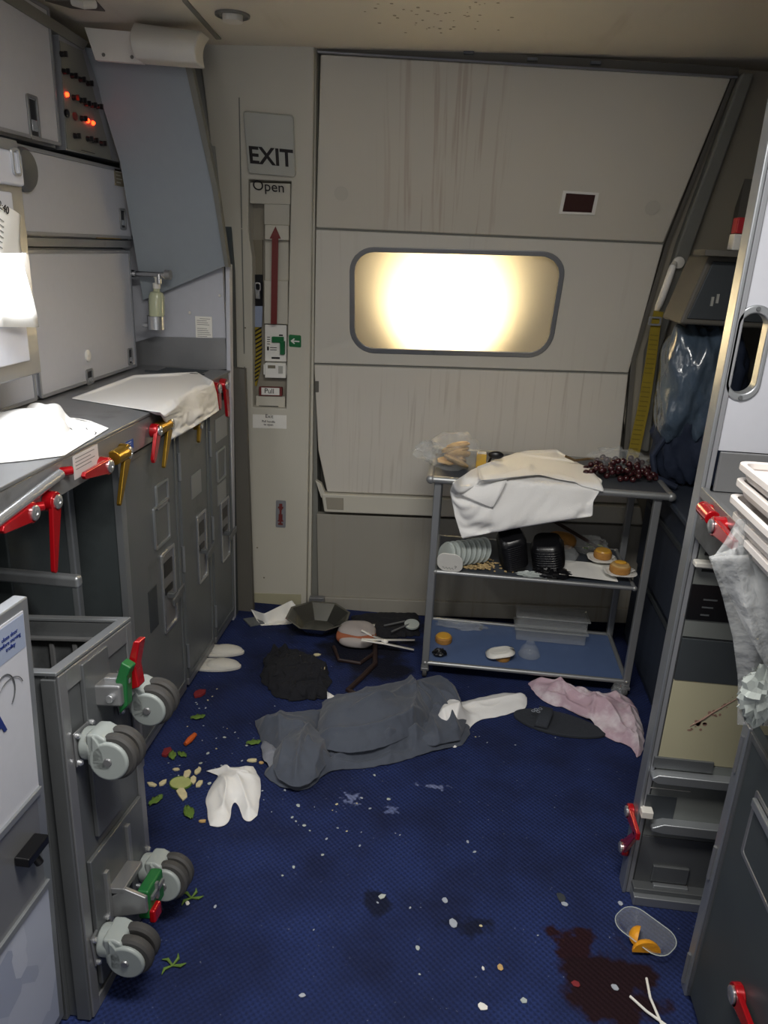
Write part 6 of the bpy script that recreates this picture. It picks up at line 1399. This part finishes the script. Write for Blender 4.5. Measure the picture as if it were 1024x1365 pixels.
for px, py, lab in ((205, 1287, 'green herb sprig on the carpet beside the lower wheels'), (240, 1197, 'green herb sprig beside the far lower wheel')):
    px += 25 if py > 1250 else 15
    c = at(px, py, z=.004); mb = MB(); 
    for a in (0, 1.2, 2.5, 3.9): mb.tube([c, c + Vector((.02 * math.cos(a), .02 * math.sin(a), .003)), c + Vector((.032 * math.cos(a + .3), .032 * math.sin(a + .3), .002))], [.002, .004, .001], 6)
    tag(mb.build('herb_sprig', 'leaf'), lab, 'herb sprig', 'herb sprigs on the carpet')
for px, py, r, m, lab in ((748, 1197, .019, 'alu_dark', 'grey oval disc on the carpet near the wine-coloured spill'), (593, 1201, .012, 'crumb_white', 'pale round chip on the carpet, centre right'), (604, 1232, .015, 'crumb_white', 'larger pale chip on the carpet below the round one'), (509, 1196, .013, 'milky_plastic', 'thin clear shard on the carpet near the centre'), (667, 1290, .010, 'bread', 'small brown crumb on the carpet near the spill'), (643, 1343, .013, 'white_sign', 'white chip on the carpet at the bottom edge, centre'), (644, 1292, .006, 'white_sign', 'tiny white chip beside the small brown crumb'), (698, 1335, .011, 'milky_plastic', 'pale shard on the carpet at the bottom edge, right of centre'), (768, 1313, .013, 'salami', 'pink food scrap at the edge of the wine-coloured spill'), (820, 1317, .010, 'crumb_white', 'pale chip in the wine-coloured spill beside the straws'), (827, 1205, .009, 'crumb_white', 'pale chip by the foot of the right partition'), (753, 1206, .010, 'crumb_white', 'pale flat chip touching the grey oval disc'), (197, 1150, .0, None, None), (250, 1205, .009, 'white_sign', 'white chip near the far lower wheel'), (403, 1328, .008, 'crumb_white', 'pale chip on the carpet at the bottom, left of centre')):
    if m: chip(px, py, r, m, 'floor_chip', lab, 'chip', None, .003, .75)
random.seed(17)
first = {}
for k in range(95):
    z_ = random.choice((0, 0, 1, 2, 3, 4))
    px, py = [(random.gauss(275, 30), random.gauss(960, 45)), (random.uniform(200, 800), random.uniform(1060, 1350)), (random.gauss(300, 45), random.gauss(1010, 40)), (random.gauss(450, 50), random.gauss(1085, 25)), (random.gauss(680, 60), random.gauss(985, 15))][z_]
    c = at(px, py, z=.0)
    if c.x < -.9 or c.y < 1.2: continue
    v = random.randint(0, 3)
    if v not in first:
        o = chip(px, py, .0030 + .0009 * v, ('crumb_white', 'crumb_pale', 'crumb_white', 'milky_plastic')[v], 'crumb', 'tiny pale crumb among those scattered over the blue carpet', 'crumb', 'crumbs scattered on the carpet', .0015); first[v] = o
    else:
        o = first[v].copy(); COL.objects.link(o); o.location = (c.x, c.y, .001)
        o.rotation_euler = (0, 0, random.uniform(0, 6)); s_ = random.uniform(.6, 1.5); o.scale = (s_, s_, 1)
# tissue beside the wheels, clear dish with orange, straws
mb = MB(); mb.surf([[at(188, 1140, z=.05), at(212, 1152, z=.02)], [at(188, 1166, z=.006), at(212, 1160, z=.006)]]); tag(mb.build('paper_scrap', 'white_cloth', solid=.002), 'white paper scrap behind the far lower wheel', 'paper')
t = thing('clear_dish', 'clear plastic dish with two orange wedges near the right trolley', 'dish', at(858, 1252, z=0), (0, 0, -.75)); Mx = W(t)
mb = MB(Mx); a1, a2, a3 = squircle(.09, .05, .024, .002), squircle(.135, .085, .036, .028), squircle(.15, .10, .04, .030)
mb.surf([a1 + a1[:1], a2 + a2[:1], a3 + a3[:1]]); mb._add(a1, [tuple(range(len(a1)))]); mb.build('dish_body', 'clear_plastic', t)
mb = MB(Mx); mb.tube(a3 + a3[:1], .0012, 6); mb.build('dish_rim', 'milky_plastic', t)
def wedge(c, r, a0, m_lab):
    t = thing('orange_wedge', m_lab, 'orange wedge', c, (0, 0, a0), 'orange wedges in the clear dish'); Mx = W(t); mb = MB(Mx); G = [[(r * math.cos(PI * j / 12), r * .8 * math.sin(PI * i / 6 * .45) * math.sin(PI * j / 12), r * math.cos(PI * i / 6 * .45) * math.sin(PI * j / 12) * .9) for j in range(13)] for i in range(7)]
    mb.surf(G); mb.surf([[(0, 0, 0)] * 13, G[0]]); mb.surf([[(0, 0, 0)] * 13, G[-1]]); bmesh.ops.remove_doubles(mb.bm, verts=mb.bm.verts, dist=1e-5); mb.build('flesh', 'orange_peel', t); return t
wedge(at(851, 1250, z=.012), .030, 1.2, 'orange wedge at the far end of the clear dish'); wedge(at(862, 1270, z=.012), .036, .1, 'orange wedge at the near end of the clear dish')
def straw(pts, lab):
    mb = MB(); mb.tube([at(*p, z=.005 + .004 * i) for i, p in enumerate(pts)], .0032, 8); tag(mb.build('white_straw', 'white_sign'), lab, 'straw', 'white straws at the bottom edge')
straw([(862, 1304), (867, 1330), (885, 1372)], 'white straw at the bottom edge, nearer the right trolley'); straw([(840, 1328), (862, 1348), (890, 1368)], 'white straw at the bottom edge, further from the right trolley')
# glass jar and bowl under the trolley's right end
crumple_ball('film_ball', tuple(at(825, 920, z=.035) ), (.03, .03, .03), 'film', ('crumpled clear film under the right end of the serving trolley', 'film'), seed=44, zf=.001)
mb = MB(); c = at(780, 905, z=0); mb.lathe([(.03, 0), (.055, .012), (.062, .02), (.058, .02), (.03, .004), (0, .004)], (c.x, c.y + .06, .001), n=28); tag(mb.build('pale_saucer', 'milky_plastic'), 'pale saucer on the floor under the right end of the serving trolley', 'saucer')
mb = MB(); c = at(735, 900, z=0); mb.lathe([(.03, 0), (.04, .008), (.045, .012), (0, .010)], (c.x, c.y + .08, .001), n=24); tag(mb.build('pale_lid', 'milky_plastic'), 'pale lid on the floor under the middle of the serving trolley', 'lid')

# ------------------------------------------------------------------ light
def area(name, loc, rot, sx, sy, power, col):
    l = bpy.data.lights.new(name, 'AREA'); l.shape = 'RECTANGLE'; l.size = sx; l.size_y = sy; l.energy = power; l.color = col
    o = bpy.data.objects.new(name, l); COL.objects.link(o); o.location = loc; o.rotation_euler = rot; return o
area('ceiling_lamp', (.0, .85, 2.27), (0, 0, 0), .9, .35, 27, (1, .97, .92))
area('added_fill_light', (.1, -.9, 1.75), (PI / 2, 0, 0), 1.3, .9, 6, (1, .97, .93))  # added fill behind the camera, brightens the faces turned towards it
area('worktop_lamp', (-1.12, 1.62, 1.60), (0, 0, 0), .25, .5, 7, (.95, .97, 1))
l = bpy.data.lights.new('daylight_behind_shade', 'SPOT'); l.energy = 85; l.color = (1, .95, .84); l.spot_size = 1.9; l.spot_blend = 1; l.shadow_soft_size = .06
o = bpy.data.objects.new('daylight_behind_shade', l); COL.objects.link(o); c = onw(595, 415); o.location = (c.x, c.y + .31, c.z); o.rotation_euler = (-PI / 2, 0, 0)
o.rotation_euler = Vector((0, -1, .05)).to_track_quat('-Z', 'Y').to_euler()
w = bpy.data.worlds.new('world'); SC.world = w; w.use_nodes = True; w.node_tree.nodes['Background'].inputs[0].default_value = (.95, .97, 1, 1); w.node_tree.nodes['Background'].inputs[1].default_value = .12
SC.view_settings.view_transform = 'Standard'; SC.view_settings.look = 'None'; SC.view_settings.gamma = 1; SC.view_settings.exposure = .55
